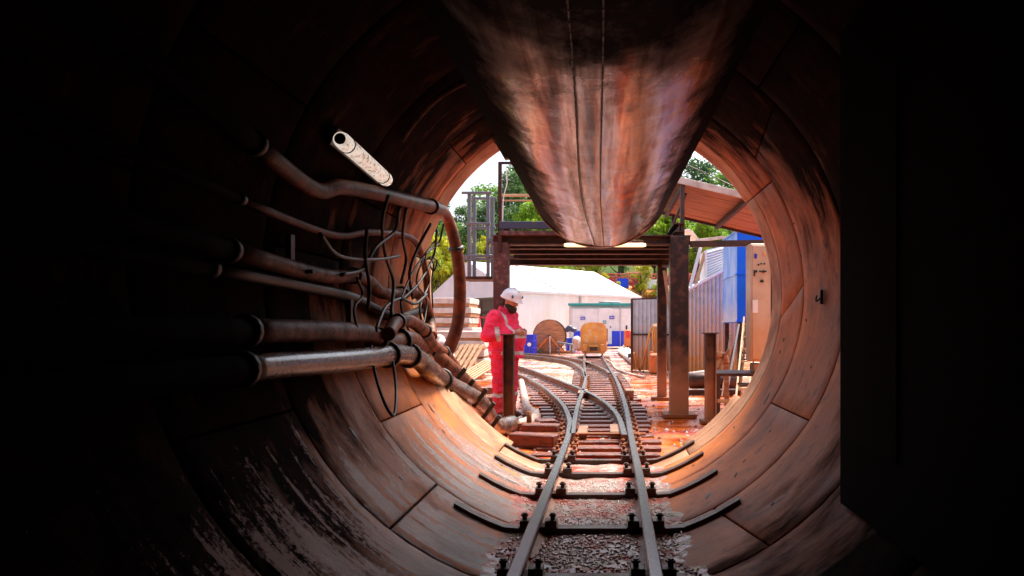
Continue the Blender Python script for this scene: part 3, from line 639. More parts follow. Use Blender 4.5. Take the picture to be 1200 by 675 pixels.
while y < 13.0:
    j = random.uniform(-.05, .05)
    s_ = timber(xat(L1, y)-.33+j, .30+.27+random.uniform(-.04, .06), y, random.uniform(.13, .18), .020+random.uniform(0, .012))
    for q in (L1, R1): clips(s_, y, q, 'rust', .025)
    y += .40+random.uniform(-.03, .03)
while y < 30:
    s_ = timber(xat(L2, y)-.30, xat(R1, y)+.30, y, .16, .02)
    if y < 17:
        for q in (L2, R1): clips(s_, y, q, 'rust', .025)
    y += .48 if y < 18 else .7
# diverging route
yy = 13.4
for i in range(26):
    a, b_ = L1, R2
    xl = xat(a, yy-.1); xr = xat(b_, yy+.1); an = atan2(xat(a, yy+.3)-xat(a, yy-.3), .6)
    mid_ = (xl+xr)/2
    wd = (xr-xl)/2+.30
    timber(mid_-wd, min(mid_+wd, xat(L2, yy)-.32) if yy < 15 else mid_+wd, yy, .16, .016, -an)
    yy += .45 if yy < 18 else .6
# switch slide plates / blocks
for (x, y, l) in ((-.24, 8.05, .55), (.12, 8.15, .6)):
    b = MB(); b.box((x, y, .07), (.11, l, .07)); b.build('switch_plate', 'railrust', track)
b = MB(); b.box((-.375, 12.6, .09), (.16, .7, .06)); b.build('frog_block', 'railrust', track)
# switch lever rods
b = MB(); b.cyl((-1.05, 7.75, .09), (.45, 7.75, .09), .018, 8); b.build('tie_rod', 'rust', track)
b = MB(); b.box((.43, 12.2, .11), (.14, .3, .14)); b.build('switch_box', 'railrust', track)

# loose timbers left of track
for i, (x0, y0, x1, y1, lb) in enumerate(((600, 514, 652, 517, 'red muddy loose timber lying nearest the left side of the track'), (613, 503, 655, 504, 'muddy loose timber lying between the worker and the track'),
                                         (552, 458, 583, 457, 'dark red timber baulk on the ground left of the worker'), (556, 470, 581, 470, 'second red timber baulk on the ground behind the pipe clamps'), (628, 498, 650, 497, 'short brown timber against the curved rail'))):
    a = G(x0, y0, .08); b_ = G(x1, y1, .08); b = MB(); b.bar(a, b_, .17, .13); one(b, 'timber_baulk', 'sleeper', lb, 'timber', 'loose timbers beside the track')

# ------------------------------------------------------------------ short steel posts
def hpost(x, y, h, lb, w_=.14):
    t = thing('steel_post', (x, y, 0), lb, 'post', 'short steel posts outside the tunnel mouth')
    b = MB(); b.box((x-w_/2+.008, y, h/2), (.014, w_, h), bev=.002); b.box((x+w_/2-.008, y, h/2), (.014, w_, h), bev=.002); b.box((x, y, h/2), (w_-.032, .012, h), bev=.002)
    b.build('column', 'rust' if x < 0 else 'rustpost', t); MB().box((x, y, h+.008), (w_+.06, w_+.04, .016)).build('cap_plate', 'darksteel', t)
    MB().box((x, y, .02), (w_+.12, w_+.1, .04)).build('base_plate', 'rust', t)
hpost(-1.25, 9.4, 1.14, 'short rusty steel post standing directly in front of the worker')
hpost(1.385, 9.35, 1.16, 'short mud splashed steel post with a flat cap, right of the track')

# ------------------------------------------------------------------ gantry
ga = thing('steel_gantry', (0, 10, 0), 'rusty steel frame straddling the tracks outside the tunnel mouth', 'gantry')
def post(x, y, w_, h, m='rustpost', pm=None):
    b = MB(); b.box((x, y, h/2), (w_, w_, h), bev=.012); b.build('post', m, ga)
    MB().box((x, y, .025), (w_+.2, w_+.18, .05)).build('base_plate', 'rust', ga)
post(1.04, 10.0, .255, 2.50); post(.99, 12.3, .16, 2.30); post(-1.43, 10.0, .21, 2.42, 'redpaint'); post(-1.79, 12.3, .16, 2.30, 'redpaint')
def ibeam(a, b_, w_, h, m='rust', name='beam'):
    a = Vector(a); b_ = Vector(b_); b = MB(); z = Vector((0, 0, 1))
    b.bar(a+z*(h/2-.008), b_+z*(h/2-.008), w_, .016); b.bar(a-z*(h/2-.008), b_-z*(h/2-.008), w_, .016); b.bar(a, b_, .012, h-.034)
    b.build(name, m, ga)
ibeam((-1.55, 10, 2.45), (1.2, 10, 2.45), .2, .13)
ibeam((-1.9, 12.3, 2.38), (1.15, 12.3, 2.38), .2, .16)
for y in (10.7, 11.5): ibeam((-1.5, y, 2.55), (1.15, y, 2.55), .16, .12)
ibeam((-1.43, 9.9, 2.60), (-1.43, 12.5, 2.60), .15, .13); ibeam((1.04, 9.9, 2.62), (1.04, 12.5, 2.62), .15, .13)
MB().bar((-1.43, 9.82, 2.64), (.2, 9.82, 2.64), .06, .10).build('beam', 'navy', ga, 'dark blue painted beam')
MB().bar((-1.43, 9.80, 2.53), (.2, 9.80, 2.53), .05, .06).build('beam', 'redpaint', ga)
MB().bar((1.2, 10.0, 2.40), (2.35, 10.0, 2.42), .08, .085).build('beam', 'darksteel', ga)
MB().bar((1.04, 10.1, 2.1), (1.0, 12.2, 2.28), .05, .05).build('brace', 'rust', ga)
MB().bar((1.02, 12.2, 2.2), (1.18, 11.9, .9), .05, .03).build('brace', 'slab', ga, 'pale diagonal strip between the two right posts')
tl = thing('tube_light', (0, 9.7, 2.36), 'lit warm fluorescent tube under the gantry beam, just below the air duct', 'lamp')
MB().tube([P(661, 287.2, 9.7), P(664, 287.2, 9.7), P(754, 287.2, 9.7), P(757, 287.2, 9.7)], [.018, .027, .027, .018], 14).build('tube', 'tube', tl)
MB().bar(P(664, 283, 9.74), P(754, 283, 9.74), .05, .03).build('fitting', 'darksteel', tl)
MB().box((-.2, 11.2, 2.49), (2.6, 2.1, .03)).build('deck', 'darksteel', ga)
for y in (10.35, 11.1, 11.9): ibeam((-1.5, y, 2.42), (1.1, y, 2.42), .12, .10)
# handrail on the gantry
hr = thing('handrail', (-1.45, 10, 2.5), 'thin rusty handrail with a tall upright above the left gantry post', 'handrail')
MB().bar(P(586, 190, 9.9), P(586, 296, 9.9), .05, .05).build('upright', 'rust', hr)
MB().bar(P(587, 229, 9.9), P(650, 229, 9.9), .03, .035).build('rail', 'wood_pale', hr); MB().bar(P(587, 235, 9.9), P(650, 235, 9.9), .02, .02).build('rail', 'wood_pale', hr)
MB().bar(P(584, 191, 9.9), P(640, 191, 9.9), .035, .035).build('rail', 'rust', hr)
MB().tube(smooth([P(593, 196, 9.85), P(594, 215, 9.85), P(590, 232, 9.85), P(589, 260, 9.85)], 5), .008, 6).build('cord', 'paper', hr)
# cage
cg = thing('access_cage', P(562, 326, 11.5), 'grey steel access cage fixed to the left end of the gantry above the tent roof', 'cage')
D = 11.5
for px in (550, 572):
    for dy in (0, .45): MB().bar(P(px, 225, D)+Vector((0, dy, 0)), P(px, 326, D)+Vector((0, dy, 0)), .055, .055).build('upright', 'grey', cg)
for py, x0, x1 in ((226, 541, 576), (262, 546, 575), (300, 537, 581)):
    MB().bar(P(x0, py, D-.03), P(x1, py, D-.03), .045, .04).build('crossbar', 'grey', cg)
    MB().bar(P(x0, py, D-.03)+Vector((0, .5, 0)), P(x1, py, D-.03)+Vector((0, .5, 0)), .045, .04).build('crossbar', 'grey', cg)
MB().box(P(560, 326, D)+Vector((0, .22, 0)), (.5, .62, .05)).build('foot_platform', 'rust', cg)
MB().bar(P(572, 300, D), Vector((-1.45, 12.2, 2.42)), .05, .05).build('arm', 'grey', cg); MB().bar(P(572, 284, D), Vector((-1.43, 10.2, 2.62)), .05, .05).build('arm', 'navy', cg)
# canopy
cn = thing('canopy', (1.9, 11.2, 2.4), 'sloping board roof on thin posts, upper right beyond the tunnel mouth', 'canopy')
def cz(x): return CH+2.06-.235*(x-.92)
b = MB(); x0, x1 = .93, 3.6
for i in range(9):
    ya = 10+2.75*i/9; yb = 10+2.75*(i+1)/9-.012; dz = .006*(i % 2)
    b.prism([(x0, ya, cz(x0)+dz), (x1, ya, cz(x1)+dz), (x1, yb, cz(x1)+dz), (x0, yb, cz(x0)+dz)], (0, 0, .025))
b.build('roof_boards', 'plank', cn)
for x in (1.1, 2.0, 2.9): MB().bar((x, 9.98, cz(x)-.05), (x, 12.75, cz(x)-.05), .06, .08).build('rafter', 'rust', cn)
for y in (9.985, 12.77): MB().bar((x0, y, cz(x0)+.0), (x1, y, cz(x1)+.0), .03, .09).build('fascia', 'darksteel' if y > 11 else 'slab', cn)
MB().bar((1.09, 10.0, 2.5), (1.09, 10.0, cz(1.09)-.09), .06, .06).build('post', 'darksteel', cn); MB().bar((1.19, 12.3, 2.45), (1.19, 12.3, cz(1.19)-.09), .07, .07).build('post', 'darksteel', cn)
MB().bar((1.04, 12.2, 2.65), (1.15, 10.1, 3.12), .035, .035).build('brace', 'rust', cn)
MB().bar((3.5, 12.3, 0), (3.5, 12.3, cz(3.5)-.09), .09, .09).build('post', 'darksteel', cn); MB().bar((3.5, 10.1, 0), (3.5, 10.1, cz(3.5)-.09), .09, .09).build('post', 'darksteel', cn)

# ------------------------------------------------------------------ person
def remesh(mb, name, mats, parent, vox, it=4, label=None):
    me = bpy.data.meshes.new('tmp'); me.from_pydata(mb.v, [], mb.f); o = bpy.data.objects.new('tmp', me); COL.objects.link(o)
    m = o.modifiers.new('r', 'REMESH'); m.mode = 'VOXEL'; m.voxel_size = vox; m.use_smooth_shade = True
    if it: s2 = o.modifiers.new('s', 'SMOOTH'); s2.iterations = it; s2.factor = .5
    dg = bpy.context.evaluated_depsgraph_get(); dg.update(); nm = bpy.data.meshes.new_from_object(o.evaluated_get(dg)); bpy.data.objects.remove(o)
    nm.name = name; nm.materials.clear()
    for m in mats: nm.materials.append(M[m])
    r = bpy.data.objects.new(name, nm); COL.objects.link(r); r.parent = parent
    for p in nm.polygons: p.use_smooth = True
    if label: r['label'] = label
    if 'hivis' in mats:
        nrm_ = [v.normal.copy() for v in nm.vertices]
        for v, nv_ in zip(nm.vertices, nrm_):
            f = noise.noise(Vector((v.co.x*5, v.co.y*5, v.co.z*13)))+.6*noise.noise(Vector((v.co.x*16, v.co.y*16, v.co.z*22+4)))
            v.co += nv_*(.013*f)
    return r
man = thing('person', (-1.37, 9.85, 0), 'worker in pinkish red suit and white helmet by the rails, looking down', 'person', local=True)
YAW = R_(-28)
def cap(b, a, c, r0, r1):
    a = Vector(a); c = Vector(c); b.tube([a, a.lerp(c, .5), c], [r0, (r0+r1)/2, r1], 16); b.ell(a, (r0,)*3); b.ell(c, (r1,)*3)
hd = Matrix.Rotation(R_(22), 3, 'Y')
hc = Vector((.10, 0, 1.60))
bd = MB()
bd.ell(hc, (.098, .078, .118), hd); bd.ell(hc+hd@Vector((.035, 0, -.075)), (.06, .055, .05), hd)
bd.ell(hc+hd@Vector((.105, 0, -.012)), (.022, .014, .024), hd); bd.ell(hc+hd@Vector((.098, 0, .01)), (.012, .010, .03), hd)
for sg in (-1, 1):
    bd.ell(hc+hd@Vector((0, .08*sg, -.01)), (.02, .012, .033), hd); bd.ell(hc+hd@Vector((.085, .03*sg, .022)), (.02, .022, .010), hd)
bd.ell(hc+hd@Vector((.093, 0, -.058)), (.014, .026, .008), hd)
cap(bd, (.02, 0, 1.42), (.07, 0, 1.53), .065, .058)
bd.ell((0, 0, 1.28), (.14, .19, .2)); bd.ell((.05, 0, 1.05), (.18, .19, .2)); bd.ell((0, 0, .9), (.14, .17, .14))
for sg in (-1, 1):
    cap(bd, (-.01, .17*sg, 1.38), (-.04, .25*sg, 1.13), .055, .042); cap(bd, (-.04, .25*sg, 1.13), (.21, .10*sg, 1.17), .042, .03)
    cap(bd, (0, .09*sg, .88), (.01, .11*sg, .48), .09, .06); cap(bd, (.01, .11*sg, .48), (-.02, .12*sg, .09), .055, .04)
    # hand: palm, four fingers curling in, thumb from the side
    pc = Vector((.255, .075*sg, 1.175)); dr = Vector((.85, -.5*sg, .0)).normalized(); sd_ = Vector((0, 0, 1))
    bd.ell(pc, (.048, .03, .04), Matrix.Rotation(-sg*.5, 3, 'Z'))
    for f in range(4):
        base = pc+dr*.035+sd_*(.026-.018*f); k1 = base+dr*(.034+.004*(1.5-abs(f-1.2))); k2 = k1+Vector((.008, -.026*sg, -.012)); k3 = k2+Vector((-.014, -.012*sg, -.014))
        bd.tube([base-dr*.02, k1, k2, k3], [.0095, .009, .0085, .007], 8)
    tb = pc+sd_*.03; bd.tube([tb-dr*.01, tb+dr*.02+Vector((0, -.012*sg, .016)), tb+dr*.045+Vector((0, -.022*sg, .012))], [.012, .0105, .008], 8)
body = remesh(bd, 'body', ['skin'], man, .007, 2)
jk = MB()
jk.ell((-.02, 0, 1.28), (.185, .235, .21)); jk.ell((.045, 0, 1.08), (.235, .255, .24)); jk.ell((.03, 0, .92), (.215, .235, .15))
jk.tube([(.02, 0, .99), (.025, 0, .82)], [.225, .222], 24); jk.tube([(0, 0, 1.36), (.015, 0, 1.46), (.035, 0, 1.51)], [.13, .098, .09], 20)
for sg in (-1, 1):
    cap(jk, (-.02, .175*sg, 1.385), (-.06, .285*sg, 1.12), .098, .082); cap(jk, (-.06, .285*sg, 1.12), (.20, .115*sg, 1.17), .080, .052)
jk.ell((-.12, 0, 1.40), (.07, .13, .07))
jo = remesh(jk, 'jacket', ['hivis', 'reflect'], man, .010, 4)
for p in jo.data.polygons:
    c = p.center; r = sqrt((c.x-.02)**2+c.y**2)
    arm = abs(c.y) > .22 and c.z < 1.34
    band = False
    if not arm and (1.095 < c.z < 1.14 or .87 < c.z < .915): band = True
    if not arm and c.z > 1.14 and .115 < abs(c.y) < .145 and c.z < 1.5: band = True
    t_ = (Vector((c.x, abs(c.y), c.z))-Vector((-.06, .285, 1.12))).dot(Vector((.26, -.17, .05)).normalized())
    if c.z < 1.26 and abs(c.y) > .12 and .11 < t_ < .165 and c.x > .0 and abs(Vector((c.x, abs(c.y), c.z)).z-1.15) < .1: band = True
    if band: p.material_index = 1
tr = MB()
tr.ell((.02, 0, .90), (.20, .22, .14))
for sg in (-1, 1): cap(tr, (.01, .10*sg, .84), (.02, .118*sg, .48), .125, .098); cap(tr, (.02, .118*sg, .48), (-.01, .125*sg, .11), .096, .082); tr.ell((0, .125*sg, .10), (.092, .086, .05))
to = remesh(tr, 'trousers', ['hivis', 'reflect'], man, .010, 4)
for p in to.data.polygons:
    if .30 < p.center.z < .35: p.material_index = 1
for sg in (-1, 1):
    bt = MB(); bt.ell((-.02, .125*sg, .06), (.06, .05, .058)); bt.ell((.06, .13*sg, .045), (.115, .05, .045)); bt.tube([(-.015, .125*sg, .05), (-.01, .125*sg, .16)], .058, 14)
    remesh(bt, 'boot', ['boot'], man, .008, 2)
hm = MB(); hh = hc+hd@Vector((-.008, 0, .035))
prof = [(.148, -.012), (.15, .0), (.140, .012), (.134, .05), (.118, .09), (.085, .122), (.04, .14), (.001, .144)]
hm.lathe(hh, prof, 28, rot=hd @ Matrix.Diagonal((1.0, .87, 1)).to_3x3()); hm.lathe(hh, [(.148, -.012), (.118, -.008), (.112, .05), (.06, .10), (.001, .115)], 28, rot=hd @ Matrix.Diagonal((1.0, .87, 1)).to_3x3())
he = hm.build('helmet', 'helmet'); he.parent = man
pk = MB(); pk.ell(hh+hd@Vector((.12, 0, -.008)), (.06, .085, .008), hd); pk.tube([hh+hd@Vector((-.13, 0, .05)), hh+hd@Vector((-.06, 0, .125)), hh+hd@Vector((0, 0, .15)), hh+hd@Vector((.07, 0, .12)), hh+hd@Vector((.125, 0, .05))], .014, 10)
o = pk.build('peak', 'helmet'); o.parent = he; 
for sg in (-1, 1):
    lg = MB(); lg.ell(hh+hd@Vector((.075, -.095*sg, .05)), (.028, .012, .022), hd @ Matrix.Rotation(R_(-38*sg), 3, 'Z')); o = lg.build('badge', 'navy'); o.parent = he
br = MB(); br.ell(hc+hd@Vector((.062, 0, -.098)), (.058, .066, .062), hd); br.ell(hc+hd@Vector((.02, 0, -.06)), (.07, .084, .055), hd); br.ell(hc+hd@Vector((-.055, 0, -.02)), (.065, .08, .07), hd)
remesh(br, 'beard', ['beard'], man, .008, 2)
man.rotation_euler = (0, 0, YAW); man.scale = (1.07, 1.07, 1)
if '_local' in man: del man['_local']

# ------------------------------------------------------------------ tent
def tentz(Y, py): return CH+(VY-py)*Y/F
A = Vector((-5.4, 42, 0)); Bv = Vector((2.6, 51.2, 0)); Cv = Vector((-12.1, 50, 0))
AB = Bv-A; AC = Cv-A; Dv = Bv+AC
E, RG = CH+2.1, CH+4.16
tent = thing('marquee_tent', A, 'big white marquee tent with a ridge roof at the back of the yard', 'tent')
up = lambda p, z: Vector((p.x, p.y, z))
rm0, rm1 = A+AC*.5, A+AC*.5+AB
nrmA = Vector((AB.y, -AB.x, 0)).normalized(); 
b = MB(); N = 12
for (e0, e1) in ((A, Bv), (Cv, Dv)):
    vs = []; 
    for i in range(N+1):
        for j in range(7):
            t = i/N; u = j/6; p = e0.lerp(e1, t); q = rm0.lerp(rm1, t)
            x = up(p, E).lerp(up(q, RG), u); x.z -= .10*sin(pi*u)*(1-.8*abs(cos(pi*t*3))); vs.append(x)
    b.add(vs, [[i*7+j, i*7+j+1, (i+1)*7+j+1, (i+1)*7+j] for i in range(N) for j in range(6)], 0, True)
b.build('roof', 'tent', tent)
b = MB(); off = -nrmA*.0
def sheet(p, q, z0, z1, mm, nm):
    b = MB(); k = 40; vs = []; d = (q-p).normalized(); s_ = Vector((d.y, -d.x, 0))
    for i in range(k+1):
        o_ = s_*(.035*sin(i*1.9)+.03*sin(i*.77))
        for j, z in enumerate((z0, (z0+z1)/2, z1)): vs.append(up(p.lerp(q, i/k), z)+o_*(1-j*.4))
    b.add(vs, [[i*3+j, i*3+j+1, i*3+4+j, i*3+3+j] for i in range(k) for j in range(2)], 0, True); b.build(nm, mm, tent)
sheet(A, Bv, 0, E-.02, 'tentwall', 'side_wall')
sheet(Bv, Dv, 0, E-.02, 'tentwall', 'end_wall'); sheet(Cv, Dv, 0, E-.02, 'tentwall', 'rear_wall')
b = MB(); b.prism([up(A, E-.35), up(Cv, E-.35), up(Cv, E), up(rm0, RG-.02), up(A, E)], -AB.normalized()*.05+Vector((0, 0, 0))); b.build('gable', 'tent', tent)
b = MB(); b.bar(up(A, E-.06)-nrmA*-.06, up(Bv, E-.06)+nrmA*.06, .08, .16); b.build('eave_band', 'tent', tent)
for t in (.0, .48, 1): 
    p = A.lerp(Bv, t)+nrmA*.08; MB().bar(up(p, 0), up(p, E-.15), .12, .12).build('pole', 'slab', tent)
for t in (.0, .5, 1): p = A.lerp(Cv, t); MB().bar(up(p, 0), up(p, E-.3), .3, .3).build('pole', 'white', tent)
for t in (.33, .66):
    MB().tube([up(A.lerp(Bv, t), E+.03), up(rm0.lerp(rm1, t), RG+.02)], .035, 6).build('roof_rope', 'slab', tent)
p0 = A.lerp(Bv, .46)+nrmA*.14
MB().box(up(p0, 2.0), (.45, .05, .8), rot=Matrix.Rotation(atan2(AB.y, AB.x), 3, 'Z')).build('notice', 'bluesign', tent, 'small blue notice on the tent side wall')

# ------------------------------------------------------------------ cabin
cb = thing('site_cabin', (-.15, 40, 0), 'low white site cabin with teal roof edge and blue base before the tent', 'cabin')
x0, x1 = -1.95, 1.64
MB().box(((x0+x1)/2, 41.2, 1.25), (x1-x0, 2.4, 2.3)).build('wall', 'white', cb)
MB().box(((x0+x1)/2, 41.2, 2.46), (x1-x0+.12, 2.55, .15)).build('roof_edge', 'teal', cb)
MB().box((.05, 39.985, .55), (x1-x0-.1, .03, .86)).build('base_panel', 'blue', cb)
d_ = MB().box((.05, 39.97, 1.25), (.75, .04, 2.0)).build('door', 'white', cb)
MB().cyl((.36, 39.95, 1.2), (.36, 39.9, 1.2), .04, 8).build('handle', 'darksteel', d_).matrix_parent_inverse = Matrix.Identity(4)
MB().bar((x0+.03, 39.96, .1), (x0+.03, 39.96, 2.4), .06, .05).build('corner_trim', 'slab', cb); MB().bar((.9, 39.96, .1), (.9, 39.96, 2.4), .04, .04).build('corner_trim', 'slab', cb)
for (px, py, w_, h) in ((683, 373, .26, .16), (717, 372, .28, .18), (708.5, 377.5, .18, .18)):
    c = P(px, py, 39.93); o = MB().box(c, (w_, .02, h)).build('sign', 'bluesign' if px != 708.5 else 'teal', cb)
    b = MB(); 
    for k in range(3): b.box(c+Vector((w_*(-.25+.25*k), -.014, .0)), (w_*.15, .006, h*.4))
    g = b.build('sign_marking', 'paper', o); g.matrix_parent_inverse = Matrix.Identity(4)
MB().cyl((-.3, 40.4, 2.6), (.9, 40.4, 2.6), .05, 8).build('roof_pipe', 'slab', cb)

# ------------------------------------------------------------------ cable reel
rc = P(644.5, 393.5, 33); rl = thing('cable_reel', (rc.x, 33, 0), 'large wooden cable drum on a rusty frame stand right of the worker', 'cable reel')
for dy in (-.35, .35):
    b = MB(); b.lathe(rc+Vector((0, dy, 0)), [(.001, -.03), (.72, -.03), (.74, 0), (.72, .03), (.001, .03)], 40, axis='y', sm=False)
    for k in range(9): z = -.64+.16*k; hw_ = sqrt(max(.01, .70**2-z*z)); b.box(rc+Vector((0, dy-.036 if dy < 0 else dy+.036, z)), (2*hw_, .014, .145))
    b.build('flange', 'wood', rl)
    MB().lathe(rc+Vector((0, dy, 0)), [(.725, -.04), (.75, -.04), (.75, .04), (.725, .04)], 40, axis='y').build('rim_band', 'rust', rl)
MB().cyl(rc+Vector((0, -.33, 0)), rc+Vector((0, .33, 0)), .4, 24).build('core', 'black', rl)
MB().cyl(rc+Vector((0, -.55, 0)), rc+Vector((0, .55, 0)), .06, 10).build('axle', 'darksteel', rl)
for dy in (-.5, .5):
    for dx in (-.65, .65): MB().bar(rc+Vector((0, dy, 0)), Vector((rc.x+dx, 33+dy, .05)), .09, .08).build('stand_leg', 'orange' if dy < 0 else 'rust', rl)
    MB().bar((rc.x-.95, 33+dy, .06), (rc.x+.95, 33+dy, .06), .1, .1).build('skid', 'rust', rl)
MB().bar(rc+Vector((.03, -.58, 0)), Vector((rc.x+.06, 32.4, .02)), .06, .05).build('prop', 'slab', rl)

# ------------------------------------------------------------------ mine locomotive
lc = thing('mine_locomotive', (-.42, 28, 0), 'small ochre mine locomotive standing on the rails at the back of the yard', 'locomotive')
X = -.41; b = MB(); prof = [(-.50, .48), (-.52, .75), (-.52, 1.10), (-.46, 1.27), (-.36, 1.36), (-.15, 1.40), (.15, 1.40), (.36, 1.36), (.46, 1.27), (.52, 1.10), (.52, .75), (.50, .48)]
b.prism([(X+a, 28, z) for a, z in prof], (0, 2.4, 0)); b.build('hood', 'ochre', lc)
b = MB(); b.prism([(X+a*.9, 27.96, .5+(z-.48)*.93) for a, z in prof], (0, .05, 0)); b.build('front_panel', 'ochre', lc)
b = MB(); b.prism([(X-.53, 27.85, .55), (X-.53, 27.85, .33), (X-.40, 27.85, .18), (X+.40, 27.85, .18), (X+.53, 27.85, .33), (X+.53, 27.85, .55)], (0, 2.6, 0)); b.build('chassis', 'ochre', lc)
MB().box((X, 27.80, .40), (.30, .14, .2)).build('coupling', 'darksteel', lc); MB().bar((X-.16, 27.74, .48), (X+.16, 27.74, .48), .08, .05).build('coupling_bar', 'ochre', lc)
for sg in (-1, 1):
    MB().box((X+sg*.33, 27.80, .42), (.14, .14, .26)).build('buffer', 'ochre', lc)
    for y in (28.5, 29.8): MB().tube([(X+sg*.29, y, .30), (X+sg*.36, y, .30)], .17, 20).build('wheel', 'darksteel', lc)
MB().box((X+.53, 28.6, .9), (.04, .5, .5)).build('side_grille', 'darksteel', lc)

# ------------------------------------------------------------------ corrugated panel fence
def corr(p, q, z0, z1f, pitch=.11, amp=.022):
    b = MB(); p = Vector(p); q = Vector(q); d = q-p; L_ = d.length; d.normalize(); s_ = Vector((d.y, -d.x, 0)); n_ = int(L_/pitch*8); vs = []
    for i in range(n_+1):
        t = i/n_; ph = (t*L_/pitch) % 1; o_ = amp*max(-1, min(1, 1.8*sin(2*pi*ph)))
        a = p+d*(t*L_)+s_*o_; z1 = z1f(t) if callable(z1f) else z1f
        vs += [Vector((a.x, a.y, z0)), Vector((a.x, a.y, z1)), Vector((a.x, a.y, z1))-s_*.004, Vector((a.x, a.y, z0))-s_*.004]
    fs = []
    for i in range(n_):
        o_ = 4*i
        for k in range(4): fs.append([o_+k, o_+(k+1) % 4, o_+4+(k+1) % 4, o_+4+k])
    b.add(vs, fs); return b
fp = thing('corrugated_fence', (1.2, 20, 0), 'upright corrugated metal fence panel, grey above and muddy orange below, behind the two gantry posts', 'fence')
corr((.80, 20.3, 0), (2.1, 19.5, 0), .02, 2.0, .13).build('sheet', 'galv', fp)
MB().bar((.78, 20.27, 0), (.78, 20.27, 2.03), .06, .06).build('post', 'rust', fp); MB().bar((.8, 20.36, 2.02), (2.1, 19.56, 2.02), .05, .05).build('top_rail', 'rust', fp)
MB().bar((.8, 20.24, 1.02), (2.1, 19.44, 1.02), .04, .05).build('mid_rail', 'rust', fp)
b = MB(); b.tube(smooth([P(743, 413, 19.6), G(750, 434, .03), P(757, 410, 19.3), P(762, 388, 19.3), P(769, 380, 19.3), P(773, 386, 19.2), P(770, 405, 19.2), P(771, 425, 19.2)], 6), .03, 8)
for dx in (0, .05, .1): b.tube(smooth([P(767, 381, 19.2)+Vector((dx, 0, 0)), P(765, 395, 19.15)+Vector((dx, 0, 0)), P(768, 412, 19.15)+Vector((dx, 0, 0)), P(771, 395, 19.15)+Vector((dx, 0, 0)), P(768, 381, 19.2)+Vector((dx, 0, 0))], 5), .028, 8)
one(b, 'hose', 'ochre', 'orange hose coiled over the corrugated fence panel', 'hose')
p = P(767, 430, 18.7); b = MB(); b.box((p.x, 18.7, .28), (.30, .22, .54), bev=.05); b.cyl((p.x-.08, 18.7, .54), (p.x-.08, 18.7, .60), .04, 10); one(b, 'jerrycan', 'orange', 'orange jerrycan standing at the foot of the corrugated fence', 'can')
# hut
up_ = lambda p, z: Vector((p[0], p[1], z))
ht = thing('corrugated_hut', (3.1, 20, 0), 'corrugated metal hut with a sloping top edge along the right side of the yard', 'hut')
ha, hb = Vector((2.08, 18.2, 0)), Vector((3.3, 17.5, 0)); hz = lambda t: 2.12+.68*t
corr(ha, hb, .02, hz, .105, .024).build('wall', 'galv2', ht)
corr((2.10, 25, 0), ha, .02, 2.12, .12, .024).build('wall', 'galv2', ht)
MB().bar(up_(ha, 2.15)+Vector((0, -.05, 0)), up_(hb, 2.83)+Vector((0, -.05, 0)), .05, .06).build('top_trim', 'white', ht)
b = MB(); b.prism([(2.08, 18.2, 2.13), (3.3, 17.5, 2.81), (3.3, 25, 2.81), (2.1, 25, 2.13)], (0, 0, .02)); b.build('roof', 'galv', ht)
lv = thing('louvred_housing', (2.9, 18.3, 2.5), 'white louvred box standing on the roof of the corrugated hut', 'vent box')
lx0, lx1 = 2.60, 3.12
b = MB(); b.prism([(lx0, 18.3, 2.40), (lx1, 18.3, 2.68), (lx1, 18.3, 3.32), (lx0, 18.3, 3.20)], (0, 1.2, 0)); b.build('casing', 'white', lv)
b = MB()
for k in range(10):
    t = (k+.5)/10; b.bar((lx0+.02, 18.27, 2.45+.72*t), (lx1-.02, 18.27, 2.71+.58*t), .05, .035, up=(0, -.7, 1))
b.bar((lx0+.01, 18.27, 2.42), (lx0+.01, 18.27, 3.2), .03, .04); b.bar((lx1-.01, 18.27, 2.7), (lx1-.01, 18.27, 3.3), .03, .04)
b.build('louvre_blades', 'white', lv)
for k, (a, c, lb) in enumerate((((809, 336), (821, 290), 'pale timber prop leaning above the hut roof, the left one'), ((815, 334), (826, 296), 'orange stained timber prop leaning above the hut roof, the right one'))):
    b = MB(); b.bar(P(*a, 18.6), P(*c, 18.6), .08, .07); one(b, 'timber_prop', 'paper' if k == 0 else 'wood_pale', lb, 'prop')
# curved white cover
b = MB(); c = P(806, 280, 26); k = 14
arcp = [c+Vector((-.42+.84*i/k, 0, .42*sin(pi*i/k)-.05)) for i in range(k+1)]
b.add([v for p in arcp for v in (p, p+Vector((0, 2.5, 0)), p+Vector((0, 2.5, -.03)), p+Vector((0, 0, -.03)))], [[4*i+a, 4*i+(a+1) % 4, 4*i+4+(a+1) % 4, 4*i+4+a] for i in range(k) for a in range(4)], 0, True)
sc = thing('curved_cover', (c.x, 27, 0), 'small pale curved sheet cover on posts behind the canopy', 'cover')
b.build('curved_sheet', 'white', sc)
for dx in (-.38, .38): MB().bar((c.x+dx, 26.1, 0), (c.x+dx, 26.1, c.z), .07, .07).build('post', 'rust', sc)
MB().bar(P(815, 282, 25.5), P(850, 278, 25.5), .06, .1).build('side_beam', 'slab', sc)

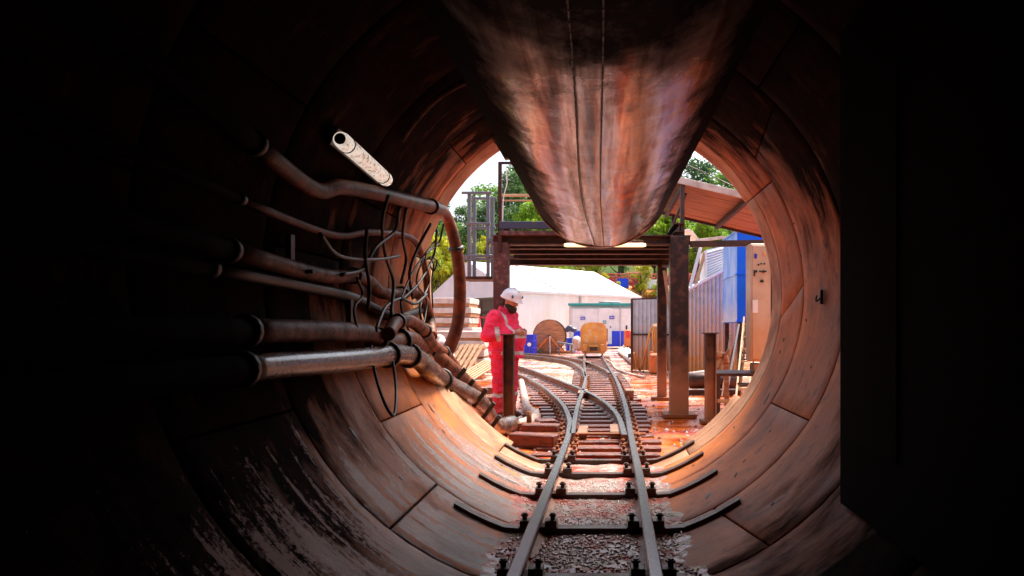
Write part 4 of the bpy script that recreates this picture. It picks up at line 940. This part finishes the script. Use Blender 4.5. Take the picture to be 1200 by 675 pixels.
# blue tank
bt = thing('blue_tank', (3.1, 15, 0), 'tall bright blue steel tank raised on legs at the right of the yard', 'tank')
x0 = 2.79; x1 = 4.0
b = MB(); b.prism([(x0, 15, 1.33), (x1, 15, 1.33), (x1, 15, 3.27), (x0, 15, 3.27)], (0, 1.75, 0)); b.build('body', 'bluetank', bt)
MB().box((x0-.006, 15.87, 2.3), (.012, 1.7, 1.9)).build('side_panel', 'bluepale', bt, 'pale blue side')  # side face given a paler blue than the front
for z in (1.36, 2.35, 3.25): MB().bar((x0-.02, 14.985, z), (x1, 14.985, z), .03, .03).build('seam', 'bluetank', bt); MB().bar((x0-.02, 15.0, z), (x0-.02, 16.75, z), .03, .03).build('seam', 'bluepale', bt)
for x in (2.85, 3.9):
    for y in (15.08, 16.65): MB().bar((x, y, 0), (x, y, 1.33), .09, .09).build('leg', 'rust', bt)
MB().bar((2.85, 15.05, .7), (3.9, 15.05, .7), .06, .06).build('crossbar', 'rust', bt); MB().bar((2.85, 15.05, 1.2), (2.85, 16.6, .2), .05, .05).build('brace', 'rust', bt)
# ladders
def ladder(a, c, wv, n_, m, lb):
    a = Vector(a); c = Vector(c); wv = Vector(wv); t = thing('ladder', a, lb, 'ladder', 'ladders by the blue tank')
    for s_ in (0, 1): MB().bar(a+wv*s_, c+wv*s_, .03, .05).build('side_rail', m, t)
    for k in range(n_):
        p = a.lerp(c, (k+.7)/(n_+.4)); MB().cyl(p, p+wv, .014, 8).build('rung', m, t)
a = G(867, 462, 0); ladder((a.x, 13.2, 0), P(878, 332, 14.9), (.20, .0, .02), 9, 'rust', 'rusty ladder leaning against the blue tank')
ladder((2.28, 12.4, 0), P(872, 372, 14.2), (.22, 0, .02), 6, 'wood_pale', 'short pale wooden ladder leaning left of the control cabinet')
# control cabinet on bench
bench = thing('work_bench', (1.9, 9.6, 0), 'low steel framed bench with a board top under the control cabinet', 'bench')
MB().box((1.83, 9.75, .62), (.75, .75, .04)).build('bench_top', 'rust', bench)
for x in (1.50, 2.15):
    for y in (9.42, 10.08): MB().bar((x, y, 0), (x, y, .6), .045, .045).build('leg', 'darksteel', bench)
MB().bar((1.48, 9.40, .28), (2.15, 9.40, .22), .04, .05).build('brace', 'wood_pale', bench)
MB().box((2.0, 9.3, .50), (.5, .26, .03)).build('shelf', 'darksteel', bench)
cc = thing('control_cabinet', (2.12, 9.5, .64), 'tall beige electrical control cabinet with knobs and a white notice, at the right tunnel rim', 'cabinet')
MB().box((2.15, 9.62, 1.57), (.44, .32, 1.56), bev=.012).build('casing', 'cabinet', cc)
MB().box((2.15, 9.62, .70), (.34, .28, .12)).build('plinth', 'wood', cc)
dr_ = MB().box((2.075, 9.452, 1.57), (.24, .016, 1.50), bev=.004).build('door', 'cabinet', cc)
def sub(o, par): o.parent = par; o.matrix_parent_inverse = Matrix.Translation(-Vector(cc.location)) @ Matrix.Identity(4); o.matrix_parent_inverse = Matrix.Identity(4); return o
for i, (px, py) in enumerate(((889, 310), (892, 309), (896, 309), (886, 318), (895, 318), (893, 329))):
    q = P(px, py, 9.42); bb = MB(); bb.cyl(q, q+Vector((0, .03, 0)), .011 if i < 3 else .018, 10); sub(bb.build('knob', 'black'), dr_)
for px, py, w_, h, mm in ((894, 318, .10, .018, 'black'), (884, 320, .02, .08, 'black'), (893, 330, .05, .02, 'black'), (885, 359, .07, .17, 'paper'), (885.5, 300, .035, .06, 'bluesign'), (896, 297, .03, .05, 'ochre')):
    q = P(px, py, 9.43); sub(MB().box(q, (w_, .012, h), bev=.001).build('notice' if mm == 'paper' else ('label_plate' if mm in ('bluesign', 'ochre') else 'switch'), mm), dr_)
MB().box((2.21, 9.449, 1.57), (.03, .014, 1.5), bev=.003).build('dark_strip', 'darksteel', cc)  # dark strip down the right edge of the cabinet front
# dark tank & pipes on the ground right
b = MB(); b.tube([P(806, 446, 13.2), P(809, 446, 13.2), P(862, 446, 13.2), P(864, 446, 13.2)], [.10, .15, .15, .10], 18); b.bar(Vector((1.55, 13.2, .04)), Vector((2.5, 13.2, .04)), .2, .08)
one(b, 'steel_drum_pipe', 'darksteel', 'thick black steel pipe lying on the ground behind the short capped post', 'pipe')
b = MB(); b.tube(smooth([P(806, 440, 14), P(830, 437, 14), P(850, 438, 14.2)], 5), .06, 10); one(b, 'pipe', 'pvc', 'pale muddy pipe resting on the thick black pipe', 'pipe')
vb = MB(); vb.tube(smooth([P(836, 417, 11), P(842, 416, 11), P(849, 418, 11.1), P(851, 426, 11.1)], 5), .055, 12); vb.tube([P(838.5, 417, 10.97), P(841, 416.6, 10.97)], .075, 12); vb.bar(P(839, 436, 11), P(854, 410, 11), .07, .04)
vb.bar(P(851, 426, 11.1), Vector((1.9, 11.1, 0)), .07, .07)
one(vb, 'valve', 'wood', 'rusty pipe elbow with a flange and strut right of the short capped post', 'valve')
for i, (a, c, lb) in enumerate((((850, 470), (866, 380), 'thin steel bar leaning left of the ladders'), ((846, 465), (856, 392), 'short rusty bar leaning below the blue tank'), ((868, 455), (884, 300), 'long dark bar leaning against the blue tank beside the cabinet'))):
    ga_ = G(a[0], a[1], 0); b = MB(); b.bar(Vector((ga_.x, ga_.y, 0)), P(c[0], c[1], ga_.y+1.2), .03, .03); one(b, 'steel_bar', 'rust' if i else 'grey', lb, 'bar', 'bars leaning by the blue tank')

# ------------------------------------------------------------------ stacks of slabs and pallets on the left
def slabstack(px0, px1, py_list, Y, dep, lbs, grp, th=.16):
    for i, (py, lb) in enumerate(zip(py_list, lbs)):
        a = P(px0+random.uniform(-1, 1), py, Y); c = P(px1+random.uniform(-2, 2), py+random.uniform(-.6, .6), Y)
        t = thing('concrete_slab', (a.x, Y, a.z-.2), lb, 'slab', grp)
        MB().bar(a+Vector((0, dep/2, -th/2)), c+Vector((0, dep/2, -th/2)), dep, th).build('slab_body', 'slab', t)
        nz_ = MB(); nz_.bar(a+Vector((.03, dep/2+.02, -th-.055)), c+Vector((-.03, dep/2+.02, -th-.055)), dep-.06, .10); nz_.build('timber_bearer', 'wood', t)
R4 = ('top', 'second', 'third', 'fourth', 'fifth', 'sixth', 'bottom')
Y = 20
slabstack(497, 552, [349+11.6*i for i in range(7)], Y, 1.5, ['%s slab of the tall stack below the tent gable' % r for r in R4], 'slabs in the tall stack left of the worker')
slabstack(506, 567, [388+11.0*i for i in range(4)], 17.0, 1.2, ['%s slab of the low stack in front of the tall stack' % r for r in ('top', 'second', 'third', 'bottom')], 'slabs in the low stack left of the worker')
def pallet(c, rz, tilt, lb):
    t = thing('pallet', c, lb, 'pallet', 'timber pallets left of the worker'); rot = Matrix.Rotation(rz, 3, 'Z') @ Matrix.Rotation(tilt, 3, 'Y')
    b = MB(); c = Vector(c)
    for k in range(6): b.box(c+rot@Vector((0, -.4+.16*k, .06)), (1.0, .10, .022), 0, rot)
    b.build('deck_boards', 'wood_pale', t); b = MB()
    for k in (-.45, 0, .45): b.box(c+rot@Vector((k, 0, 0)), (.09, .9, .09), 0, rot)
    b.build('bearers', 'wood_pale', t)
p = G(541, 441, .1); pallet((p.x, p.y, .42), 1.0, R_(-48), 'broken pale pallet leaning up left of the worker'); p = G(556, 447, .1); pallet((p.x, p.y, .22), .6, R_(-28), 'low tilted pallet closest to the worker')
b = MB(); c = P(517, 408, 13); 
for k in range(7): b.ell(c+Vector((random.uniform(-.18, .18), random.uniform(-.1, .1), random.uniform(-.25, .2))), (.12, .1, .13))
so_ = remesh(b, 'sack', ['slab'], None, .03, 2); tag(so_, 'crumpled pale sack behind the hanging hose', 'sack')
# bring sack down to something it rests on
MBx = MB(); MBx.box((c.x, 13.0, (c.z-.35)/2), (.5, .5, max(.1, c.z-.35))); one(MBx, 'timber_block', 'wood', 'squat timber block under the crumpled pale sack', 'timber')
# red folding sign, barrier in open tent side
b = MB(); p = P(558, 382, 24); b.prism([(p.x-.16, 24, p.z-.28), (p.x+.16, 24, p.z-.28), (p.x+.10, 24, p.z+.25), (p.x-.04, 24, p.z+.30)], (0, .2, 0)); 
t = tag(b.build('fuel_can', 'red'), 'small red can on a stand between the slab stacks and the tent pole', 'can')
b = MB(); b.box((p.x, 24.1, (p.z-.3)/2), (.4, .4, p.z-.3)); one(b, 'crate', 'darksteel', 'dark crate under the small red can', 'crate')
# shelf rack inside tent
rk = thing('storage_rack', P(572, 380, 43), 'dark storage rack standing in the open end of the tent', 'rack')
for px in (564, 592): MB().bar(P(px, 352, 44.5), Vector((P(px, 352, 44.5).x, 44.5, 0)), .12, .12).build('upright', 'darksteel', rk)
for py, mm in ((366, 'darksteel'), (372, 'red'), (384, 'darksteel'), (396, 'darksteel')): MB().bar(P(563, py, 44.5), P(593, py, 44.5), .5, .12).build('shelf', mm, rk)
# objects at the back
def drum(px, Y, r, h, m, lb, nm='drum'):
    x = (px-VX)*Y/F; t = thing(nm, (x, Y, 0), lb, nm, None); MB().lathe((x, Y, 0), [(.001, 0), (r, 0), (r, h*.3), (r*1.04, h*.33), (r, h*.36), (r, h*.64), (r*1.04, h*.67), (r, h*.7), (r, h), (r*.96, h), (.001, h-.02)], 24, sm=False).build('shell', m, t)
    MB().lathe((x, Y-r-.004, h*.5), [(.001, 0), (r*.3, .003)], 12, axis='y').build('label_patch', 'paper', t)
drum(621, 32, .30, .88, 'bluesign', 'dark blue drum between the worker and the cable drum'); drum(629, 33.5, .25, .6, 'teal', 'small teal drum behind the cable drum')
b = MB(); x = (669-VX)*35/F; b.lathe((x, 35, .3), [(.24, -.3), (.32, .35), (.35, .35), (.35, .38), (.30, .38), (.22, -.27), (.001, -.27)], 20); one(b, 'bin', 'blue', 'open bright blue bin right of the cable drum', 'bin')
for i, (px, z, r, lb) in enumerate(((676, .35, .3, 'upper white sack beside the locomotive'), (680, .18, .28, 'lower white sack touching the locomotive'), (672, .12, .25, 'flattened pale sack in front of the blue bin'))):
    x = (px-VX)*33.8/F; b = MB()
    for k in range(6): b.ell((x+random.uniform(-.1, .1), 33.8+random.uniform(-.1, .1), z+random.uniform(-.08, .3)), (r*.6, r*.5, r*.6))
    tag(remesh(b, 'sack', ['slab'], None, .04, 3), lb, 'sack', 'sacks beside the locomotive')
b = MB(); c = P(669, 385, 34.8)
for k in range(5): b.ell(c+Vector((random.uniform(-.2, .2), 0, random.uniform(-.1, .1))), (.16, .15, .12))
tag(remesh(b, 'tarpaulin', ['navy'], None, .04, 2), 'crumpled dark blue tarpaulin on top of the blue bin', 'tarpaulin')
b = MB(); b.bar(P(653, 401, 32), P(672, 404, 32), .35, .06); b.bar(Vector((P(655, 404, 32).x, 32, 0)), P(655, 404, 32), .08, .08); b.bar(Vector((P(670, 404, 32).x, 32, 0)), P(670, 404, 32), .08, .08); one(b, 'trestle', 'grey', 'low blue grey trestle in front of the blue bin', 'trestle')
gm = thing('compressor', (1.2, 36, 0), 'orange machine with a pointed top, half hidden behind the corrugated fence', 'machine')
gx = (738-VX)*36/F; MB().box((gx+.1, 36.4, .62), (.75, .8, .9), bev=.08).build('casing', 'orange', gm); MB().box((gx-.1, 35.98, .85), (.2, .06, .35)).build('panel', 'red', gm); MB().box((gx+.1, 36.4, .12), (.85, .9, .16)).build('base', 'darksteel', gm); MB().cyl((gx-.15, 36.3, 1.05), (gx-.15, 36.3, 1.3), .05, 8).build('exhaust', 'darksteel', gm)
for i in range(5):
    a = G(733-2*i, 405+1.5*i, .1); c = G(741, 416+2.0*i, .1); a.z += .04*(i % 2); b = MB(); b.tube([a, c], .085, 12)
    one(b, 'pipe', 'pvc' if i % 2 else 'slab', ['farthest', 'second farthest', 'middle', 'second nearest', 'nearest'][i]+' of the pale pipes stacked left of the corrugated fence', 'pipe', 'pale pipes stacked by the corrugated fence')
b = MB(); b.tube(smooth([G(702, 418, .03), G(715, 424, .03), G(722, 432, .03), G(738, 438, .03), G(756, 442, .03)], 6), .03, 8); one(b, 'hose', 'pvc', 'thin pale hose trailing over the wet ground to the corrugated fence', 'hose')
# black drum by pipes
b = MB(); p = G(736, 425, .0); b.tube([(p.x, p.y, .16), (p.x+.3, p.y, .16)], .16, 14); one(b, 'roller', 'black', 'black roller on the ground before the pale pipes', 'roller')
# standpipe near the man
sp = thing('standpipe', G(618, 495, 0), 'pale plastic pipe with an elbow lying on the ground at the worker\'s feet', 'pipe')
MB().tube(smooth([G(611, 447, .06), G(614, 462, .06), G(618, 480, .07)], 5), .06, 14).build('pipe_run', 'pvc', sp)
MB().tube(smooth([G(618, 480, .07), G(624, 484, .08), G(627, 490, .08), G(616, 496, .07), G(604, 499, .06)], 5), .075, 14).build('elbow', 'pvc', sp)
b = MB(); c = G(620, 498, .1); b.box(c, (.25, .12, .05)); b.cyl(c, c+Vector((0, 0, .16)), .03, 8); b.box(c+Vector((.1, 0, -.05)), (.35, .2, .04)); one(b, 'switch_stand', 'rust', 'small rusty switch lever stand beside the rail near the worker', 'lever')
for i, (px, py, r) in enumerate(()): pass

# ------------------------------------------------------------------ hillside fence and barriers
hf = thing('barrier_fence', (1, 60.5, 4.6), 'faded red and orange barrier netting on posts along the top of the soil bank', 'fence')
b = MB(); xs = [-9+1.0*i for i in range(19)]
for x in xs:
    z = hill(x, 60.6); MB().bar((x, 60.6, z-.2), (x, 60.6, z+1.25), .08, .08).build('post', 'wood_pale', hf)
for k in range(5):
    q = [Vector((x/1.0, 60.55, hill(x, 60.6)+.2+.24*k+.05*sin(x*2+k))) for x in [-9+.5*i for i in range(37)]]
    b.tube(q, .03, 5)
for i in range(120):
    x = -9+.15*i; b.bar((x, 60.56, hill(x, 60.6)+.15), (x+.05, 60.56, hill(x, 60.6)+1.2), .03, .03)
b.build('netting', 'red', hf)
cols = ['blue', 'white', 'red', 'bluesign', 'blue', 'white', 'red', 'blue', 'red', 'white']
words = ['first', 'second', 'third', 'fourth', 'fifth', 'sixth', 'seventh', 'eighth', 'ninth', 'tenth']
cn_ = {'blue': 'blue', 'white': 'white', 'red': 'red', 'bluesign': 'dark blue'}
for i, cl in enumerate(cols):
    x = -7.2+1.25*i; z = hill(x, 59.6); t = thing('plastic_barrier', (x, 59.6, z), '%s water filled barrier, %s from the left in the row on the bank' % (cn_[cl], words[i]), 'barrier', 'plastic barriers on the bank')
    MB().prism([(x-.5, 59.4, z), (x+.5, 59.4, z), (x+.45, 59.5, z+.75), (x-.45, 59.5, z+.75)], (0, .25, 0)).build('barrier_body', cl, t)
b = MB(); b.tube(smooth([Vector((-3, 6.5, 3.9)), P(770, 176, 14), P(797, 190, 14.4), P(840, 209, 15), P(900, 240, 16), Vector((9, 24, 3.4)), Vector((18, 57, 6))], 6), .012, 6); one(b, 'overhead_cable', 'black', 'thin black overhead cable crossing the sky at the upper right', 'cable')

# ------------------------------------------------------------------ trees
def crown(seed, nclump, per, leaf, rx, rz, spiky=False):
    rnd = random.Random(seed); b = MB(); vs = []; fs = []
    for c in range(nclump):
        a = rnd.uniform(0, 2*pi); rr = rx*sqrt(rnd.random())*.85; zz = rnd.uniform(-.8, .95)*rz
        k = sqrt(max(.08, 1-(zz/rz)**2)); cc_ = Vector((rr*cos(a)*k, rr*sin(a)*k, zz)); cr = rx*rnd.uniform(.18, .34)
        for i in range(per):
            d = Vector((rnd.gauss(0, 1), rnd.gauss(0, 1), rnd.gauss(0, .8))).normalized()*cr*rnd.random()**.4
            p = cc_+d; s_ = leaf*rnd.uniform(.6, 1.4)
            u = Vector((rnd.gauss(0, 1), rnd.gauss(0, 1), rnd.gauss(0, 1)+(1.5 if spiky else 0))).normalized(); v = u.orthogonal().normalized(); v = (v*cos(i)+u.cross(v)*sin(i))*.5
            o_ = len(vs); vs += [p-u*s_, p+v*s_*.7, p+u*s_, p-v*s_*.7]; fs.append([o_, o_+1, o_+2, o_+3])
    b.add(vs, fs); me = bpy.data.meshes.new('crown'); me.from_pydata([tuple(v) for v in vs], [], fs); return me
def trunkmesh(seed, h, rx, rz):
    rnd = random.Random(seed); b = MB(); b.tube(smooth([(0, 0, -.5), (rnd.uniform(-.1, .1), 0, h*.35), (rnd.uniform(-.3, .3), rnd.uniform(-.2, .2), h*.7), (0, 0, h+rz*.5)], 4), [.2-.15*i/12 for i in range(13)], 8)
    for i in range(9):
        a = rnd.uniform(0, 6.3); z = h*.55+rnd.random()*(h*.45+rz*.4); b.tube([(0, 0, z), (cos(a)*rx*.4, sin(a)*rx*.4, z+rz*.2), (cos(a)*rx*.75, sin(a)*rx*.75, z+rz*.45)], [.07, .05, .02], 6)
    return b
variants = {}
def variant(key, mm, seed, nc, per, leaf, rx, rz, h, spiky=False):
    me = crown(seed, nc, per, leaf, rx, rz, spiky); me.materials.append(M[mm])
    tb = trunkmesh(seed, h, rx, rz); o_ = tb.build('trunk', 'bark'); tm = o_.data; bpy.data.objects.remove(o_)
    variants[key] = (me, tm, h, rx, rz)
variant('dark', 'leaf_d', 1, 46, 110, .15, 2.3, 3.2, 3.4); variant('dark2', 'leaf_d', 2, 34, 110, .16, 1.9, 3.6, 3.8)
variant('mid', 'leaf_m', 3, 44, 110, .15, 2.4, 2.6, 3.0); variant('bright', 'leaf_b', 4, 40, 120, .17, 2.0, 2.4, 2.4, True)
variant('yellow', 'leaf_y', 5, 30, 120, .10, 1.2, 1.7, 1.2, True); variant('olive', 'leaf_o', 6, 20, 90, .10, .9, .55, .3)
def tree(key, x, y, z, s_, rz, lb, nm='tree', grp=None, cat='tree'):
    me, tm, h, rx, rz_ = variants[key]; t = bpy.data.objects.new(nm, None); COL.objects.link(t); t.location = (x, y, z); t.scale = (s_, s_, s_); t.rotation_euler = (0, 0, rz); tag(t, lb, cat, grp)
    c = bpy.data.objects.new('crown', me); COL.objects.link(c); c.parent = t; c.location = (0, 0, h+rz_*.6)
    k = bpy.data.objects.new('trunk', tm); COL.objects.link(k); k.parent = t
def treept(key, px, topy, Y, lb, grp, sc=None, nm='tree'):
    me, tm, h, rx, rz_ = variants[key]; x = (px-VX)*Y/F; ztop = CH+(VY-topy)*Y/F; z = hill(x, Y) if Y > 54 else 0
    s_ = (ztop-z)/(h+rz_*1.55); tree(key, x, Y, z-.1, s_, random.uniform(0, 6), lb, nm, grp)
far = [('dark', 548, 242), ('mid', 573, 220), ('dark', 592, 204), ('dark2', 612, 188), ('mid', 632, 190), ('dark2', 655, 192), ('mid', 690, 215), ('dark', 730, 212), ('mid', 768, 205), ('dark2', 800, 205), ('dark', 822, 186), ('dark2', 846, 189), ('mid', 868, 194), ('dark', 895, 200), ('dark2', 520, 238), ('dark', 495, 225)]
for i, (k, px, ty) in enumerate(far):
    ext = {548: 'left of the grey cage top', 573: 'between the grey cage and the handrail upright', 592: 'directly behind the handrail upright', 612: 'just right of the handrail upright', 632: 'touching the left edge of the air duct', 655: 'half hidden by the duct', 690: 'hidden behind the duct, left of centre', 730: 'hidden behind the duct, right of centre', 768: 'at the lower right edge of the duct', 800: 'directly above the left end of the canopy', 822: 'above the canopy, left of its middle', 846: 'above the canopy against the tunnel rim', 868: 'over the far end of the canopy', 895: 'behind the blue tank', 520: 'above the yellow bush at the left mouth', 495: 'behind the left tunnel rim'}[px]
    treept(k, px, ty, 78+random.uniform(-4, 5), 'tall %s tree on the far hillside %s' % ('dark green' if k[0] == 'd' else 'mid green', ext), 'trees on the far hillside')
mid_ = [('bright', 508, 275, 'left of the hanging hose'), ('mid', 528, 262, 'between hose and grey cage'), ('bright', 545, 275, 'behind the left side of the cage'), ('dark', 562, 240, 'filling the grey cage'), ('bright', 578, 272, 'between cage and left gantry post'), ('dark2', 600, 238, 'behind the handrail'), ('bright', 628, 240, 'above the dark blue beam'),
        ('mid', 612, 250, 'behind the rusty beams'), ('mid', 655, 250, 'behind the lower left of the duct'), ('bright', 690, 255, 'behind the duct bottom'), ('mid', 725, 255, 'behind the duct, right half'), ('bright', 768, 246, 'right of the duct bottom'), ('bright', 788, 250, 'under the left edge of the canopy'), ('mid', 808, 262, 'behind the curved cover'), ('bright', 828, 258, 'behind the louvred box'), ('mid', 850, 266, 'left of the blue tank top'), ('dark', 880, 262, 'behind the blue tank top')]
for k, px, ty, ext in mid_:
    treept(k, px, ty, 66+random.uniform(-2, 3), '%s tree on the bank %s' % ({'b': 'bright leafy green', 'm': 'mid green', 'd': 'dark green'}[k[0]], ext), 'trees on the bank')
for i in range(30):
    sx_ = -1 if i % 2 else 1; x = sx_*(19+i*1.5+random.uniform(-1, 1)); y = random.uniform(60, 80); k = ('mid', 'dark', 'bright', 'dark2')[i % 4]
    tree(k, x, y, hill(x, y)-.1, random.uniform(1.0, 1.5), random.uniform(0, 6), 'tree on the hillside far out to the %s of the yard' % ('left' if sx_ < 0 else 'right'), 'tree', 'trees at the sides of the hill')
for px, ty, Y, ext in ((508, 280, 57, 'left of the hanging hose'), (524, 276, 58, 'behind the hanging hose'), (541, 318, 56, 'beside the tent gable'), (532, 304, 57, 'above the left slope of the tent')):
    treept('yellow', px, ty, Y, 'yellow green bush %s' % ext, 'yellow bushes', nm='bush')
for i in range(34):
    x = -16+i*.95; y = random.uniform(60.9, 64.5); k = random.choice(['yellow', 'olive', 'bright', 'olive'])
    tree(k, x, y, hill(x, y)-.2, random.uniform(.7, 1.2) if k != 'bright' else random.uniform(.3, .45), random.uniform(0, 6), {'yellow': 'yellow green bush growing behind the netting on the bank', 'olive': 'low rust and olive bush growing behind the netting on the bank', 'bright': 'bright green leafy bush growing behind the netting on the bank'}[k], 'bush', 'bushes behind the netting', 'bush')
rw = ['low olive shrub on the soil bank, number %d from the left' % i for i in range(30)]
ords = ['leftmost', 'second', 'third', 'fourth', 'fifth', 'sixth', 'seventh', 'eighth', 'ninth', 'tenth', 'eleventh', 'rightmost']
for i in range(26):
    x = -5+i*.58+random.uniform(-.2, .2); y = random.uniform(56.8, 59.2)
    k = random.choice(['olive', 'olive', 'yellow']) if i % 3 else 'olive'
    tree(k, x, y, hill(x, y)-.3, random.uniform(.5, .85), random.uniform(0, 6), 'low olive and rust coloured shrub on the bare soil slope' if k == 'olive' else 'yellow green shrub on the bare soil slope', 'shrub', 'shrubs on the soil bank', 'shrub')
